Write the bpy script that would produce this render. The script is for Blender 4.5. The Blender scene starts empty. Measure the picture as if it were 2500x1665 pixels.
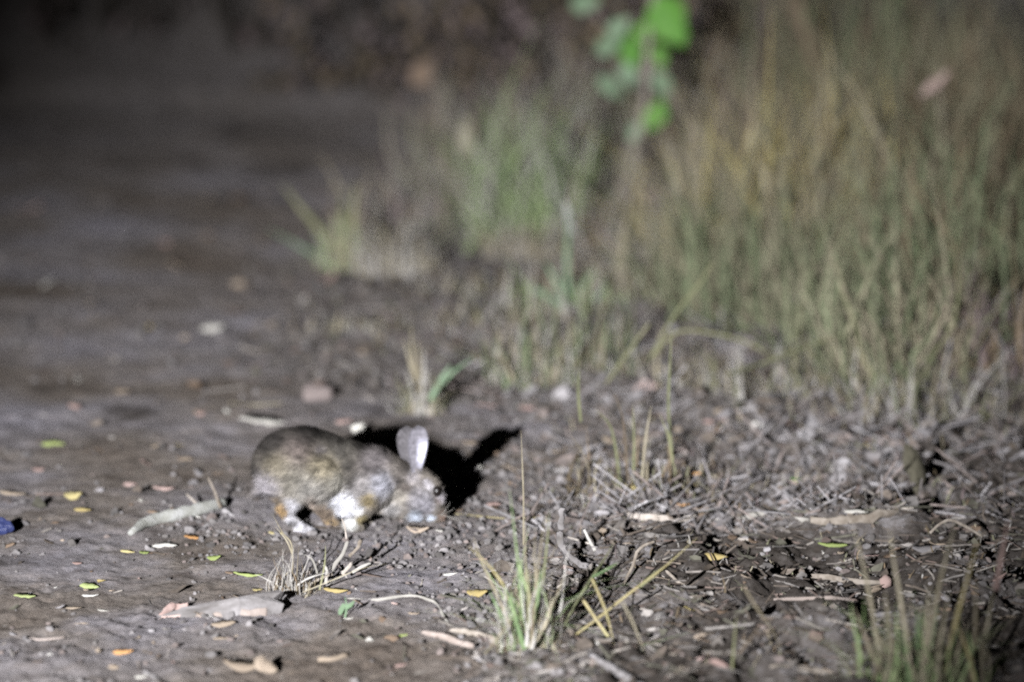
import bpy, bmesh, math, random
import numpy as np
from mathutils import Vector, Matrix, Euler
from mathutils.bvhtree import BVHTree

random.seed(7); RNG = np.random.default_rng(7)
sc = bpy.context.scene
COL = sc.collection

# ------------------------------------------------------------------ camera
CAM_H = 2.05; PITCH = math.radians(9.6); LENS = 191.0
FPX = LENS / 36.0 * 2500.0
cd = bpy.data.cameras.new('camera'); cam = bpy.data.objects.new('camera', cd); COL.objects.link(cam)
cam.location = (0, 0, CAM_H); cam.rotation_euler = (math.pi / 2 - PITCH, 0, 0)
cd.lens = LENS; cd.sensor_width = 36; cd.clip_start = 0.1; cd.clip_end = 500
cd.dof.use_dof = True; cd.dof.focus_distance = 9.78; cd.dof.aperture_fstop = 1.6; cd.dof.aperture_blades = 9
sc.camera = cam

# ------------------------------------------------------------------ night sky and the hand-held spotlight beside the camera
w = bpy.data.worlds.new('World'); sc.world = w; w.use_nodes = True
nt = w.node_tree; bg = nt.nodes['Background']
sky = nt.nodes.new('ShaderNodeTexSky'); sky.sky_type = 'NISHITA'; sky.sun_disc = False
sky.sun_elevation = math.radians(-4); sky.sun_rotation = math.radians(200)
nt.links.new(sky.outputs[0], bg.inputs[0]); bg.inputs[1].default_value = 0.06

def ray(px, py):
    a = (px - 1250) / FPX; b = (832.5 - py) / FPX
    cp, sp = math.cos(PITCH), math.sin(PITCH)
    return Vector((a, cp + b * sp, -sp + b * cp))
def at(px, py, Y):
    d = ray(px, py); t = Y / d.y
    return Vector((0, 0, CAM_H)) + d * t
def flat_gp(px, py):
    d = ray(px, py); t = CAM_H / -d.z
    return Vector((0, 0, CAM_H)) + d * t

sl = bpy.data.lights.new('spotlight', 'SPOT'); so = bpy.data.objects.new('spotlight', sl); COL.objects.link(so)
so.location = (-1.96, 0.0, CAM_H)
tgt = flat_gp(1280, 850)
so.rotation_euler = (tgt - so.location).to_track_quat('-Z', 'Y').to_euler()
sl.energy = 13000; sl.spot_size = math.radians(19.4); sl.spot_blend = 1.0; sl.shadow_soft_size = 0.035
sl.color = (0.97, 0.975, 1.0)

sc.view_settings.view_transform = 'Standard'; sc.view_settings.look = 'None'
sc.view_settings.exposure = 0.0; sc.view_settings.gamma = 1.0; sc.view_settings.use_curve_mapping = False
sc.render.engine = 'CYCLES'; sc.cycles.filter_width = 2.0; sc.cycles.use_denoising = False; sc.cycles.use_adaptive_sampling = False; sc.cycles.max_bounces = 5; sc.cycles.diffuse_bounces = 2
sc.cycles.glossy_bounces = 2; sc.cycles.transmission_bounces = 2; sc.cycles.caustics_reflective = False

# ------------------------------------------------------------------ helpers
def tag(o, label=None, cat=None, group=None, kind=None):
    if label: o['label'] = label
    if cat: o['category'] = cat
    if group: o['group'] = group
    if kind: o['kind'] = kind
    return o
def empty(name, loc, label=None, cat=None, group=None):
    o = bpy.data.objects.new(name, None); COL.objects.link(o); o.location = loc
    o.empty_display_size = 0.02
    return tag(o, label, cat, group)
def link(name, me, mat=None, parent=None, loc=None):
    o = bpy.data.objects.new(name, me); COL.objects.link(o)
    if mat is not None and not me.materials: me.materials.append(mat)
    if parent is not None:
        o.parent = parent
        o.matrix_parent_inverse = Matrix.Translation(-Vector(parent.location))
    if loc is not None: o.location = loc
    return o
def pydata(name, V, F, smooth=True):
    me = bpy.data.meshes.new(name); me.from_pydata([tuple(v) for v in V], [], F)
    if smooth: me.polygons.foreach_set('use_smooth', [True] * len(me.polygons))
    me.update(); return me
def recentre(me, c):
    me.transform(Matrix.Translation(-Vector(c)))

def _hash(ix, iy, s):
    h = (ix.astype(np.int64) * 374761393 + iy.astype(np.int64) * 668265263 + s * 974711) & 0x7fffffff
    h = ((h ^ (h >> 13)) * 1274126177) & 0x7fffffff
    h = h ^ (h >> 16)
    return (h & 0xffff) / 65535.0
def vnoise(x, y, s=0):
    x = np.asarray(x, float); y = np.asarray(y, float)
    ix = np.floor(x); iy = np.floor(y); fx = x - ix; fy = y - iy
    fx = fx * fx * (3 - 2 * fx); fy = fy * fy * (3 - 2 * fy)
    a = _hash(ix, iy, s); b = _hash(ix + 1, iy, s); c = _hash(ix, iy + 1, s); d = _hash(ix + 1, iy + 1, s)
    return (a * (1 - fx) + b * fx) * (1 - fy) + (c * (1 - fx) + d * fx) * fy - 0.5
def fbm(x, y, s=0, o=3):
    r = 0; a = 1.0
    for i in range(o):
        r = r + a * vnoise(x * 2 ** i, y * 2 ** i, s + i * 17); a *= 0.5
    return r
def sstep(a, b, x):
    t = np.clip((x - a) / (b - a), 0, 1); return t * t * (3 - 2 * t)
def litter_mask(x, y):
    edge = -0.06 + 0.14 * sstep(9.4, 10.0, y) * (1 - sstep(10.8, 11.6, y)) - 0.46 * sstep(11.0, 11.9, y) * (1 - .5 * sstep(13.2, 14.5, y)) + 0.22 * fbm(x * 2.3, y * 1.1, 91)
    return np.maximum(sstep(-0.14, 0.2, x - edge), .85 * sstep(14.3, 16.5, y))
def soil_shade_mask(x, y):
    # black soil plus painted shade of hollows and gaps, in ragged litter patches
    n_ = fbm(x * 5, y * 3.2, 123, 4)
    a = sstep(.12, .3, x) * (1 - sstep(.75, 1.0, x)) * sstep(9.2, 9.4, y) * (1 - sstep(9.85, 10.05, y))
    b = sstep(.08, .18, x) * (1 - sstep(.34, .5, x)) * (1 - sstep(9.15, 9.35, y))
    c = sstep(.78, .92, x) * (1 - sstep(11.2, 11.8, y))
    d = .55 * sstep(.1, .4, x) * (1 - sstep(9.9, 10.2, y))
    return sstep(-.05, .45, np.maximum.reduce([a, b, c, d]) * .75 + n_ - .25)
def hgt(x, y):
    x = np.asarray(x, float); y = np.asarray(y, float)
    m = litter_mask(x, y)
    near = 1 - sstep(9.2, 10.2, y)
    h = 0.014 * fbm(x * 2.6, y * 1.6, 3) + 0.008 * fbm(x * 13, y * 9, 5)
    h = h + (0.0036 + 0.003 * near + 0.006 * m) * fbm(x * 40, y * 26, 9, 3) + .0035 * near * fbm(x * 95 + 3 * vnoise(x * 7, y * 7, 4), y * 60, 19, 2) + .006 * near * fbm(x * 17, y * 6, 14, 2)
    h = h - .012 * near * np.clip(np.abs(fbm(x * 9, y * 5, 72, 2)) - .34, 0, 1)
    far = sstep(.02, .4, x)
    h = h + m * (0.012 * fbm(x * 9, y * 7, 21) + far * ((.045 + .04 * sstep(.08, .3, x) * near) * fbm(x * 7.3, y * 5, 61, 2) + .036 * fbm(x * 3.1, y * 2.4, 63, 2)) + 0.022 * np.abs(fbm(x * 20, y * 13, 33)))
    h = h + 0.10 * sstep(0.35, 2.5, x) + 0.18 * sstep(0.4, 2.2, x) * sstep(11.5, 16, y)
    h = h + 0.55 * sstep(16.3, 19.0, y) * (0.8 + 0.6 * fbm(x * 0.7, y * 0.5, 44))
    h = h + 0.05 * sstep(15.9, 16.3, y + 0.25 * x)
    return h
def gp(px, py):
    d = ray(px, py); z = 0.0
    for _ in range(12):
        t = (CAM_H - z) / -d.z
        p = Vector((0, 0, CAM_H)) + d * t
        z = 0.5 * z + 0.5 * float(hgt(p.x, p.y))
    p.z = float(hgt(p.x, p.y)); return p

# ------------------------------------------------------------------ materials
def new_mat(name):
    m = bpy.data.materials.new(name); m.use_nodes = True
    n = m.node_tree; b = n.nodes['Principled BSDF']
    return m, n, b
def ramp(n, stops):
    r = n.nodes.new('ShaderNodeValToRGB'); e = r.color_ramp.elements
    while len(e) < len(stops): e.new(0.5)
    for k, (p, c) in enumerate(stops):
        e[k].position = p; e[k].color = (*c, 1)
    return r
def noise(n, coord, scale, detail=4, rough=0.6):
    t = n.nodes.new('ShaderNodeTexNoise'); t.inputs['Scale'].default_value = scale
    t.inputs['Detail'].default_value = detail; t.inputs['Roughness'].default_value = rough
    n.links.new(coord, t.inputs['Vector']); return t
def mixc(n, fac, a, b, mode='MIX'):
    x = n.nodes.new('ShaderNodeMix'); x.data_type = 'RGBA'; x.blend_type = mode
    if isinstance(fac, (int, float)): x.inputs[0].default_value = fac
    else: n.links.new(fac, x.inputs[0])
    for s, v in ((6, a), (7, b)):
        if isinstance(v, tuple): x.inputs[s].default_value = (*v, 1)
        else: n.links.new(v, x.inputs[s])
    return x.outputs[2]

def surf_mat(name, stops, scale=30, rough=0.8, bump=0.3, rand=0.5, translucent=0.0, spec=0.25, stretch=None):
    """tinted by noise along the piece and by a random shade per object"""
    m, n, b = new_mat(name)
    tc = n.nodes.new('ShaderNodeTexCoord'); co = tc.outputs['Object']
    if stretch:
        mp = n.nodes.new('ShaderNodeMapping'); mp.inputs['Scale'].default_value = stretch
        n.links.new(co, mp.inputs[0]); co = mp.outputs[0]
    t = noise(n, co, scale)
    oi = n.nodes.new('ShaderNodeObjectInfo')
    ad = n.nodes.new('ShaderNodeMath'); ad.operation = 'MULTIPLY_ADD'
    n.links.new(oi.outputs['Random'], ad.inputs[0]); ad.inputs[1].default_value = rand; 
    su = n.nodes.new('ShaderNodeMath'); su.operation = 'SUBTRACT'; n.links.new(t.outputs[0], su.inputs[0]); su.inputs[1].default_value = rand * 0.5
    n.links.new(su.outputs[0], ad.inputs[2])
    r = ramp(n, stops); n.links.new(ad.outputs[0], r.inputs[0])
    n.links.new(r.outputs[0], b.inputs['Base Color'])
    b.inputs['Roughness'].default_value = rough; b.inputs['Specular IOR Level'].default_value = spec
    b.inputs['Diffuse Roughness'].default_value = 0.6
    if bump:
        bp = n.nodes.new('ShaderNodeBump'); bp.inputs['Strength'].default_value = bump; bp.inputs['Distance'].default_value = 0.004
        t2 = noise(n, co, scale * 4); n.links.new(t2.outputs[0], bp.inputs['Height']); n.links.new(bp.outputs[0], b.inputs['Normal'])
    if translucent:
        tr = n.nodes.new('ShaderNodeBsdfTranslucent'); n.links.new(r.outputs[0], tr.inputs[0])
        mx = n.nodes.new('ShaderNodeMixShader'); mx.inputs[0].default_value = translucent
        n.links.new(b.outputs[0], mx.inputs[1]); n.links.new(tr.outputs[0], mx.inputs[2])
        n.links.new(mx.outputs[0], n.nodes['Material Output'].inputs[0])
    return m

def attr_mat(name, rough=0.8, spec=0.2, translucent=0.0, nscale=0):
    m, n, b = new_mat(name)
    a = n.nodes.new('ShaderNodeAttribute'); a.attribute_name = 'Col'
    c = a.outputs['Color']
    if nscale:
        tc = n.nodes.new('ShaderNodeTexCoord'); t = noise(n, tc.outputs['Object'], nscale)
        r = ramp(n, [(0.3, (0.55, 0.55, 0.55)), (0.7, (1.25, 1.25, 1.25))]); n.links.new(t.outputs[0], r.inputs[0])
        c = mixc(n, 1.0, c, r.outputs[0], 'MULTIPLY')
    n.links.new(c, b.inputs['Base Color'])
    b.inputs['Roughness'].default_value = rough; b.inputs['Specular IOR Level'].default_value = spec
    b.inputs['Diffuse Roughness'].default_value = 0.7
    return m

M = {}
S3 = lambda a, b, c: [(0.2, a), (0.5, b), (0.8, c)]
M['green'] = surf_mat('green_blade', S3((.11, .17, .08), (.16, .23, .11), (.25, .31, .17)), 25, 0.6, 0.1, 0.5, 0.15)
M['olive'] = surf_mat('olive_blade', S3((.13, .135, .075), (.19, .195, .105), (.28, .27, .16)), 25, 0.7, 0.1, 0.5, 0.12)
M['straw'] = surf_mat('straw_blade', S3((.19, .16, .11), (.28, .245, .17), (.40, .36, .27)), 25, 0.7, 0.1, 0.6, 0.08)
M['golden'] = surf_mat('golden_stem', S3((.26, .22, .12), (.34, .29, .15), (.40, .37, .20)), 20, 0.6, 0.1, 0.3)
M['pale'] = surf_mat('bleached_blade', S3((.26, .245, .22), (.38, .36, .33), (.52, .50, .47)), 25, 0.7, 0.1, 0.5, 0.05)
M['brown'] = surf_mat('brown_blade', S3((.10, .075, .05), (.17, .13, .09), (.26, .20, .14)), 25, 0.8, 0.1, 0.6)
M['leaf_green'] = surf_mat('fresh_leaf', S3((.09, .24, .04), (.14, .33, .06), (.22, .43, .10)), 14, 0.6, 0.2, 0.5, 0.2)
M['leaf_dull'] = surf_mat('dusty_green_leaf', S3((.16, .23, .14), (.22, .32, .20), (.32, .42, .30)), 14, 0.6, 0.1, 0.3, 0.2)
M['dl_tan'] = surf_mat('tan_dead_leaf', S3((.22, .175, .135), (.32, .26, .20), (.44, .36, .29)), 40, 0.8, 0.4, 0.5)
M['dl_brown'] = surf_mat('brown_dead_leaf', S3((.12, .085, .06), (.20, .145, .105), (.30, .22, .16)), 40, 0.8, 0.4, 0.5)
M['dl_pink'] = surf_mat('pinkish_dead_leaf', S3((.26, .18, .16), (.36, .255, .23), (.46, .36, .33)), 40, 0.8, 0.4, 0.5)
M['dl_yellow'] = surf_mat('yellow_fallen_leaf', S3((.32, .25, .11), (.42, .34, .15), (.52, .46, .24)), 40, 0.7, 0.3, 0.4)
M['dl_orange'] = surf_mat('orange_fallen_leaf', S3((.42, .22, .09), (.52, .30, .13), (.62, .42, .24)), 40, 0.7, 0.3, 0.4)
M['dl_lime'] = surf_mat('lime_fallen_leaf', S3((.20, .25, .09), (.29, .34, .12), (.40, .45, .22)), 40, 0.6, 0.3, 0.4)
M['dl_white'] = surf_mat('bleached_fallen_leaf', S3((.42, .40, .36), (.55, .53, .49), (.68, .66, .63)), 40, 0.7, 0.3, 0.4)
M['dl_grey'] = surf_mat('grey_dead_leaf', S3((.16, .15, .15), (.26, .245, .25), (.38, .36, .37)), 40, 0.8, 0.4, 0.5)
M['bark'] = surf_mat('grey_bark', S3((.12, .11, .105), (.25, .235, .235), (.42, .40, .41)), 45, 0.9, 0.8, 0.3, stretch=(0.25, 1, 1))
M['mossy'] = surf_mat('lichened_stick', S3((.16, .155, .135), (.30, .30, .275), (.44, .44, .44)), 45, 0.9, 1.0, 0.1, stretch=(0.3, 1, 1))
M['twig'] = surf_mat('dry_twig', S3((.18, .15, .12), (.32, .28, .24), (.48, .43, .39)), 60, 0.85, 0.5, 0.5)
M['wood'] = surf_mat('split_wood', S3((.22, .18, .155), (.34, .285, .255), (.46, .40, .37)), 50, 0.85, 0.7, 0.2, stretch=(0.2, 1, 1))
M['dark_stem'] = surf_mat('dark_bush_stem', S3((.02, .017, .014), (.045, .038, .032), (.08, .068, .058)), 40, .9, .4, .5)
M['blue'] = surf_mat('blue_plastic', S3((.02, .025, .07), (.035, .045, .13), (.06, .075, .19)), 40, 0.35, 0.3, 0.1, spec=0.5)
M['dusty_lump'] = surf_mat('dusty_pink_lump', S3((.15, .12, .11), (.24, .20, .19), (.33, .285, .275)), 4, .9, .6, .2)
M['stone'] = surf_mat('pale_stone', S3((.60, .58, .52), (.78, .76, .70), (.86, .85, .80)), 80, 0.8, 0.4, 0.2)
M['litter'] = attr_mat('leaf_litter', nscale=60)
M['clod'] = attr_mat('dirt_clod', nscale=140, rough=1.0, spec=0.05)
M['fur'] = attr_mat('fur', rough=0.75, spec=0.15)
M['skin'] = attr_mat('rabbit_coat', rough=0.9, spec=0.1, nscale=160)
m, n, b = new_mat('dark_eye'); b.inputs['Base Color'].default_value = (.012, .009, .008, 1); b.inputs['Roughness'].default_value = 0.3
M['eye'] = m

def ground_mat():
    m, n, b = new_mat('bare_dirt')
    tc = n.nodes.new('ShaderNodeTexCoord'); co = tc.outputs['Object']
    big = noise(n, co, 2.2, 5, 0.6); mid = noise(n, co, 16, 6, 0.65); fine = noise(n, co, 150, 5, 0.75)
    r1 = ramp(n, [(0.28, (.10, .082, .068)), (0.43, (.148, .13, .117)), (0.57, (.182, .169, .174)), (0.72, (.216, .206, .23))]); n.links.new(big.outputs[0], r1.inputs[0])
    r2 = ramp(n, [(0.3, (.55, .52, .5)), (0.5, (1, 1, 1)), (0.75, (1.3, 1.25, 1.22))]); n.links.new(mid.outputs[0], r2.inputs[0])
    r3 = ramp(n, [(0.28, (.5, .49, .48)), (0.5, (1, 1, 1)), (0.72, (1.35, 1.33, 1.3))]); n.links.new(fine.outputs[0], r3.inputs[0])
    c = mixc(n, 1.0, r1.outputs[0], r2.outputs[0], 'MULTIPLY'); c = mixc(n, 1.0, c, r3.outputs[0], 'MULTIPLY')
    at_ = n.nodes.new('ShaderNodeAttribute'); at_.attribute_name = 'Litter'
    hum = noise(n, co, 34, 6, 0.7)
    r4 = ramp(n, [(0.3, (.05, .042, .037)), (0.5, (.12, .107, .10)), (0.62, (.19, .177, .178)), (0.75, (.27, .257, .26))]); n.links.new(hum.outputs[0], r4.inputs[0])
    c = mixc(n, at_.outputs['Fac'], c, r4.outputs[0])
    hm = n.nodes.new('ShaderNodeAttribute'); hm.attribute_name = 'SoilShade'
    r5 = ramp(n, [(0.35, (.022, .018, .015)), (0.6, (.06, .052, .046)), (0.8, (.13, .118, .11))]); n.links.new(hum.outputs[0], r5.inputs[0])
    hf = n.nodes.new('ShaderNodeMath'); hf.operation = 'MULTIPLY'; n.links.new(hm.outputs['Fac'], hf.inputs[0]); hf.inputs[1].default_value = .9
    c = mixc(n, hf.outputs[0], c, r5.outputs[0])  # black soil and the shade of hollows mixed into the ground colour
    n.links.new(c, b.inputs['Base Color'])
    b.inputs['Roughness'].default_value = 1.0; b.inputs['Specular IOR Level'].default_value = 0.05; b.inputs['Diffuse Roughness'].default_value = 1.0
    bp = n.nodes.new('ShaderNodeBump'); bp.inputs['Strength'].default_value = 0.55; bp.inputs['Distance'].default_value = 0.006
    n.links.new(fine.outputs[0], bp.inputs['Height'])
    bp2 = n.nodes.new('ShaderNodeBump'); bp2.inputs['Strength'].default_value = 0.5; bp2.inputs['Distance'].default_value = 0.02
    mid2 = noise(n, co, 45, 6, 0.7); n.links.new(mid2.outputs[0], bp2.inputs['Height']); n.links.new(bp.outputs[0], bp2.inputs['Normal'])
    n.links.new(bp2.outputs[0], b.inputs['Normal'])
    return m
M['ground'] = ground_mat()

def set_col(me, cols):
    a = me.color_attributes.new('Col', 'FLOAT_COLOR', 'POINT')
    c = np.ones((len(me.vertices), 4), np.float32); c[:, :3] = cols
    a.data.foreach_set('color', c.ravel())

# ------------------------------------------------------------------ ground
def build_ground():
    ys = [-40, -20, -8, -2, 3, 6, 7.2]
    y = 7.6
    while y < 11.2: ys.append(y); y += 0.011
    while y < 17: ys.append(y); y += 0.035
    while y < 26: ys.append(y); y += 0.15
    ys += [28, 32, 40, 60, 100, 160, 240]
    core = np.linspace(-1.12, 1.12, 430)
    out = np.array([1.2, 1.35, 1.6, 2, 2.6, 3.5, 5, 8, 14, 24, 45, 80])
    u = np.concatenate([-out[::-1], core, out]); ys = np.array(ys)
    k = np.maximum(ys, 7.6) / 10.0
    X = u[None, :] * k[:, None]; Y = np.repeat(ys[:, None], len(u), 1)
    Z = hgt(X, Y); m = litter_mask(X, Y)
    nr, nc = X.shape
    V = np.stack([X, Y, Z], -1).reshape(-1, 3)
    i = (np.arange(nr - 1)[:, None] * nc + np.arange(nc - 1)[None, :]).ravel()
    F = np.stack([i, i + 1, i + nc + 1, i + nc], 1)
    me = bpy.data.meshes.new('ground'); me.vertices.add(len(V)); me.vertices.foreach_set('co', V.ravel())
    me.loops.add(F.size); me.loops.foreach_set('vertex_index', F.ravel())
    me.polygons.add(len(F)); me.polygons.foreach_set('loop_start', np.arange(len(F)) * 4)
    me.polygons.foreach_set('use_smooth', np.ones(len(F), bool)); me.update()
    a = me.attributes.new('SoilShade', 'FLOAT', 'POINT'); a.data.foreach_set('value', soil_shade_mask(X, Y).ravel().astype(np.float32))
    a = me.attributes.new('Litter', 'FLOAT', 'POINT'); a.data.foreach_set('value', m.ravel().astype(np.float32))
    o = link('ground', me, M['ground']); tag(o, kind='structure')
build_ground()

# ------------------------------------------------------------------ generic shapes
def tube_mesh(name, P, R, sides=7, jitter=0.08, seed=0, flat=1.0):
    rn = random.Random(seed); P = [Vector(p) for p in P]
    # resample
    Q = []; RR = []
    for i in range(len(P) - 1):
        L = (P[i + 1] - P[i]).length; k = max(1, int(L / 0.02))
        k = min(k, 8)
        for j in range(k):
            t = j / k; Q.append(P[i].lerp(P[i + 1], t)); RR.append(R[i] * (1 - t) + R[i + 1] * t)
    Q.append(P[-1]); RR.append(R[-1])
    V = []; F = []
    for i, q in enumerate(Q):
        d = (Q[min(i + 1, len(Q) - 1)] - Q[max(i - 1, 0)]).normalized()
        a = d.cross(Vector((0, 0, 1)));
        if a.length < 1e-3: a = Vector((1, 0, 0))
        a.normalize(); c = a.cross(d)
        off = Vector((rn.gauss(0, 1), rn.gauss(0, 1), rn.gauss(0, 1))) * RR[i] * jitter
        for s in range(sides):
            th = 2 * math.pi * s / sides; r = RR[i] * (1 + rn.uniform(-jitter, jitter) * 1.5)
            V.append(q + off + a * math.cos(th) * r + c * math.sin(th) * r * flat)
    for i in range(len(Q) - 1):
        for s in range(sides):
            F.append((i * sides + s, i * sides + (s + 1) % sides, (i + 1) * sides + (s + 1) % sides, (i + 1) * sides + s))
    F.append(tuple(range(sides))[::-1]); F.append(tuple(range((len(Q) - 1) * sides, len(Q) * sides)))
    return pydata(name, V, F)

def ribbon(P, W, side=None, fold=0.25):
    """grass blade: V-folded ribbon along polyline P (Vectors), half-widths W"""
    V = []; F = []
    n = len(P)
    for i, p in enumerate(P):
        d = (P[min(i + 1, n - 1)] - P[max(i - 1, 0)]).normalized()
        s = side if side is not None else Vector((1, 0, 0))
        s = (s - d * s.dot(d)); s.normalize(); nn = s.cross(d)
        w_ = W[i]
        V += [p - s * w_, p + nn * w_ * fold, p + s * w_]
    for i in range(n - 1):
        a = i * 3; c = a + 3
        F += [(a, a + 1, c + 1, c), (a + 1, a + 2, c + 2, c + 1)]
    return V, F

def smooth_poly(P, k=3):
    P = [Vector(p) for p in P]
    if len(P) == 2: return [P[0].lerp(P[1], i / (k + 1)) for i in range(k + 2)]
    out = []
    for i in range(len(P) - 1):
        p0 = P[max(i - 1, 0)]; p1 = P[i]; p2 = P[i + 1]; p3 = P[min(i + 2, len(P) - 1)]
        for j in range(k):
            t = j / k
            out.append(0.5 * ((2 * p1) + (p2 - p0) * t + (2 * p0 - 5 * p1 + 4 * p2 - p3) * t * t + (-p0 + 3 * p1 - 3 * p2 + p3) * t ** 3))
    out.append(P[-1]); return out

# shared unit blades (height 1, standing, leaning towards +X), used by all random tufts
UNIT = []
for k in range(14):
    rn = random.Random(100 + k); bend = 0.05 + 0.085 * k; P = []
    kink = rn.uniform(-.12, .12); kq = rn.uniform(-.14, .14)
    for i in range(6):
        t = i / 5; P.append(Vector((bend * t * t + kink * math.sin(t * 5), kq * math.sin(t * 3.6), t * (1 - 0.35 * bend * t))))
    V, F = ribbon(P, [0.5, .55, .5, .4, .25, .04], Vector((0, 1, 0)))
    UNIT.append((P, F))
def unit_blade_mesh(k, wid, mat):
    P, F = UNIT[k]
    V, F = ribbon(P, [q * wid for q in (0.5, .55, .5, .4, .25, .04)], Vector((0, 1, 0)))
    me = pydata('blade', V, F); me.materials.append(M[mat]); return me
BLADES = {}
def blade_data(k, wid, mat):
    key = (k, round(wid, 3), mat)
    if key not in BLADES: BLADES[key] = unit_blade_mesh(k, wid, mat)
    return BLADES[key]
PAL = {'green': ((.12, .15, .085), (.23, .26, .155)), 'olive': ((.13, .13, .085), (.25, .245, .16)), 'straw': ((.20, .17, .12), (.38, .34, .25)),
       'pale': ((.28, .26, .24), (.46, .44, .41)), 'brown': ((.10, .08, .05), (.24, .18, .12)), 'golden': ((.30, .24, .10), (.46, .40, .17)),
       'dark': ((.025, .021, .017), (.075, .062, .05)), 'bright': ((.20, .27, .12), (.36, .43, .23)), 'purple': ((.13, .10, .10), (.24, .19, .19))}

def fill_mesh(name, n, h, spread, mats, seed, wid=0.004, lean=0.5, hvar=0.5, flat=0.6):
    """a joined mass of blades round the origin"""
    rn = random.Random(seed); V = []; F = []; C = []
    for _ in range(n):
        k = rn.randrange(14); P, _f = UNIT[k]
        hh = h * rn.uniform(1 - hvar, 1.0); a = rn.uniform(0, 2 * math.pi)
        r = spread * math.sqrt(rn.random()); b = rn.uniform(0, 2 * math.pi)
        base = Vector((r * math.cos(b), r * math.sin(b) * flat, -0.01))
        ln = rn.gauss(0, lean * 0.5)
        mt = Matrix.Translation(base) @ Matrix.Rotation(a, 4, 'Z') @ Matrix.Rotation(ln, 4, 'Y') @ Matrix.Scale(hh, 4)
        ww = wid * rn.uniform(.5, 1.4) / hh
        v, f = ribbon(P, [q * ww for q in (0.5, .55, .5, .4, .25, .04)], Vector((0, 1, 0)))
        o = len(V); V += [mt @ p for p in v]; F += [tuple(i + o for i in q) for q in f]
        lo, hi = PAL[rn.choice(mats)]; t = rn.random()
        c = [lo[j] * (1 - t) + hi[j] * t for j in range(3)]
        C += [c] * len(v)
    me = pydata(name, V, F); set_col(me, np.array(C, np.float32)); me.materials.append(M['litter']); return me

def tuft(name, label, cat, base, h, spread, n_blade, n_fill, mats, seed, wid=0.004, lean=0.5, group=None, fillmats=None, flat=0.6, hvar=0.5):
    rn = random.Random(seed)
    root = empty(name, base, label, cat, group)
    for _ in range(n_blade):
        k = rn.randrange(14); hh = h * rn.uniform(1 - hvar, 1.08); mt = rn.choice(mats)
        o = bpy.data.objects.new('blade', blade_data(k, wid / h * rn.choice((0.7, 1.0, 1.4)), mt)); COL.objects.link(o)
        o.parent = root
        r = spread * math.sqrt(rn.random()); b = rn.uniform(0, 2 * math.pi)
        o.location = (r * math.cos(b), r * math.sin(b) * flat, -0.01)
        o.rotation_euler = Euler((0, rn.gauss(0, lean * 0.5), rn.uniform(0, 2 * math.pi)), 'XYZ')
        o.scale = (hh, hh, hh)
    if n_fill:
        fm = [q if q in PAL else 'green' for q in (fillmats or mats)]
        f = link('undergrowth', fill_mesh('undergrowth', n_fill, h, spread, fm, seed + 1, wid, lean, 0.7, flat)); f.parent = root
        tag(f, kind='stuff')
    return root

def px_blade(parent, pts, Y, wpx, mat, name='blade', lean=0.0, seed=0, curve=True):
    """a blade or stem drawn through photo points (tip first), standing at depth Y, leaning in depth"""
    rn = random.Random(seed); n_ = len(pts)
    P = [at(p[0], p[1], Y + lean * (1 - i / (n_ - 1))) for i, p in enumerate(pts)][::-1]
    P = smooth_poly(P, 4)
    sc_ = wpx / FPX * Y; N = len(P)
    W = [sc_ * 0.5 * (1.0 if i < N * 0.5 else max(0.12, 1 - (i / (N - 1) - 0.5) * 1.8)) for i in range(N)]
    V, F = ribbon(P, W, Vector((1, rn.uniform(-.5, .5), 0)), 0.3)
    me = pydata(name, V, F); c = parent.location if parent else P[0]
    recentre(me, c); me.materials.append(M[mat])
    o = bpy.data.objects.new(name, me); COL.objects.link(o)
    if parent: o.parent = parent
    else: o.location = c
    return o
def px_stick(name, pts, rpx, mat, parent=None, Y=None, sides=7, jitter=0.1, seed=0, lift=0.6, flat=1.0, on_ground=True):
    P = []; R = []
    for i, p in enumerate(pts):
        r_px = rpx[i] if isinstance(rpx, (list, tuple)) else rpx
        if on_ground:
            q = gp(p[0], p[1]); r = r_px / FPX * q.y; q = q + Vector((0, 0, r * lift * flat))
        else:
            yy = Y[i] if isinstance(Y, (list, tuple)) else Y
            q = at(p[0], p[1], yy); r = r_px / FPX * yy
        P.append(q); R.append(r)
    P2 = smooth_poly(P, 4); R2 = [float(np.interp(i / (len(P2) - 1), np.linspace(0, 1, len(R)), R)) for i in range(len(P2))]
    me = tube_mesh(name, P2, R2, sides, jitter, seed, flat)
    c = parent.location if parent else P[0]
    recentre(me, c); me.materials.append(M[mat])
    o = bpy.data.objects.new(name, me); COL.objects.link(o)
    if parent: o.parent = parent
    else: o.location = c
    return o

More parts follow.
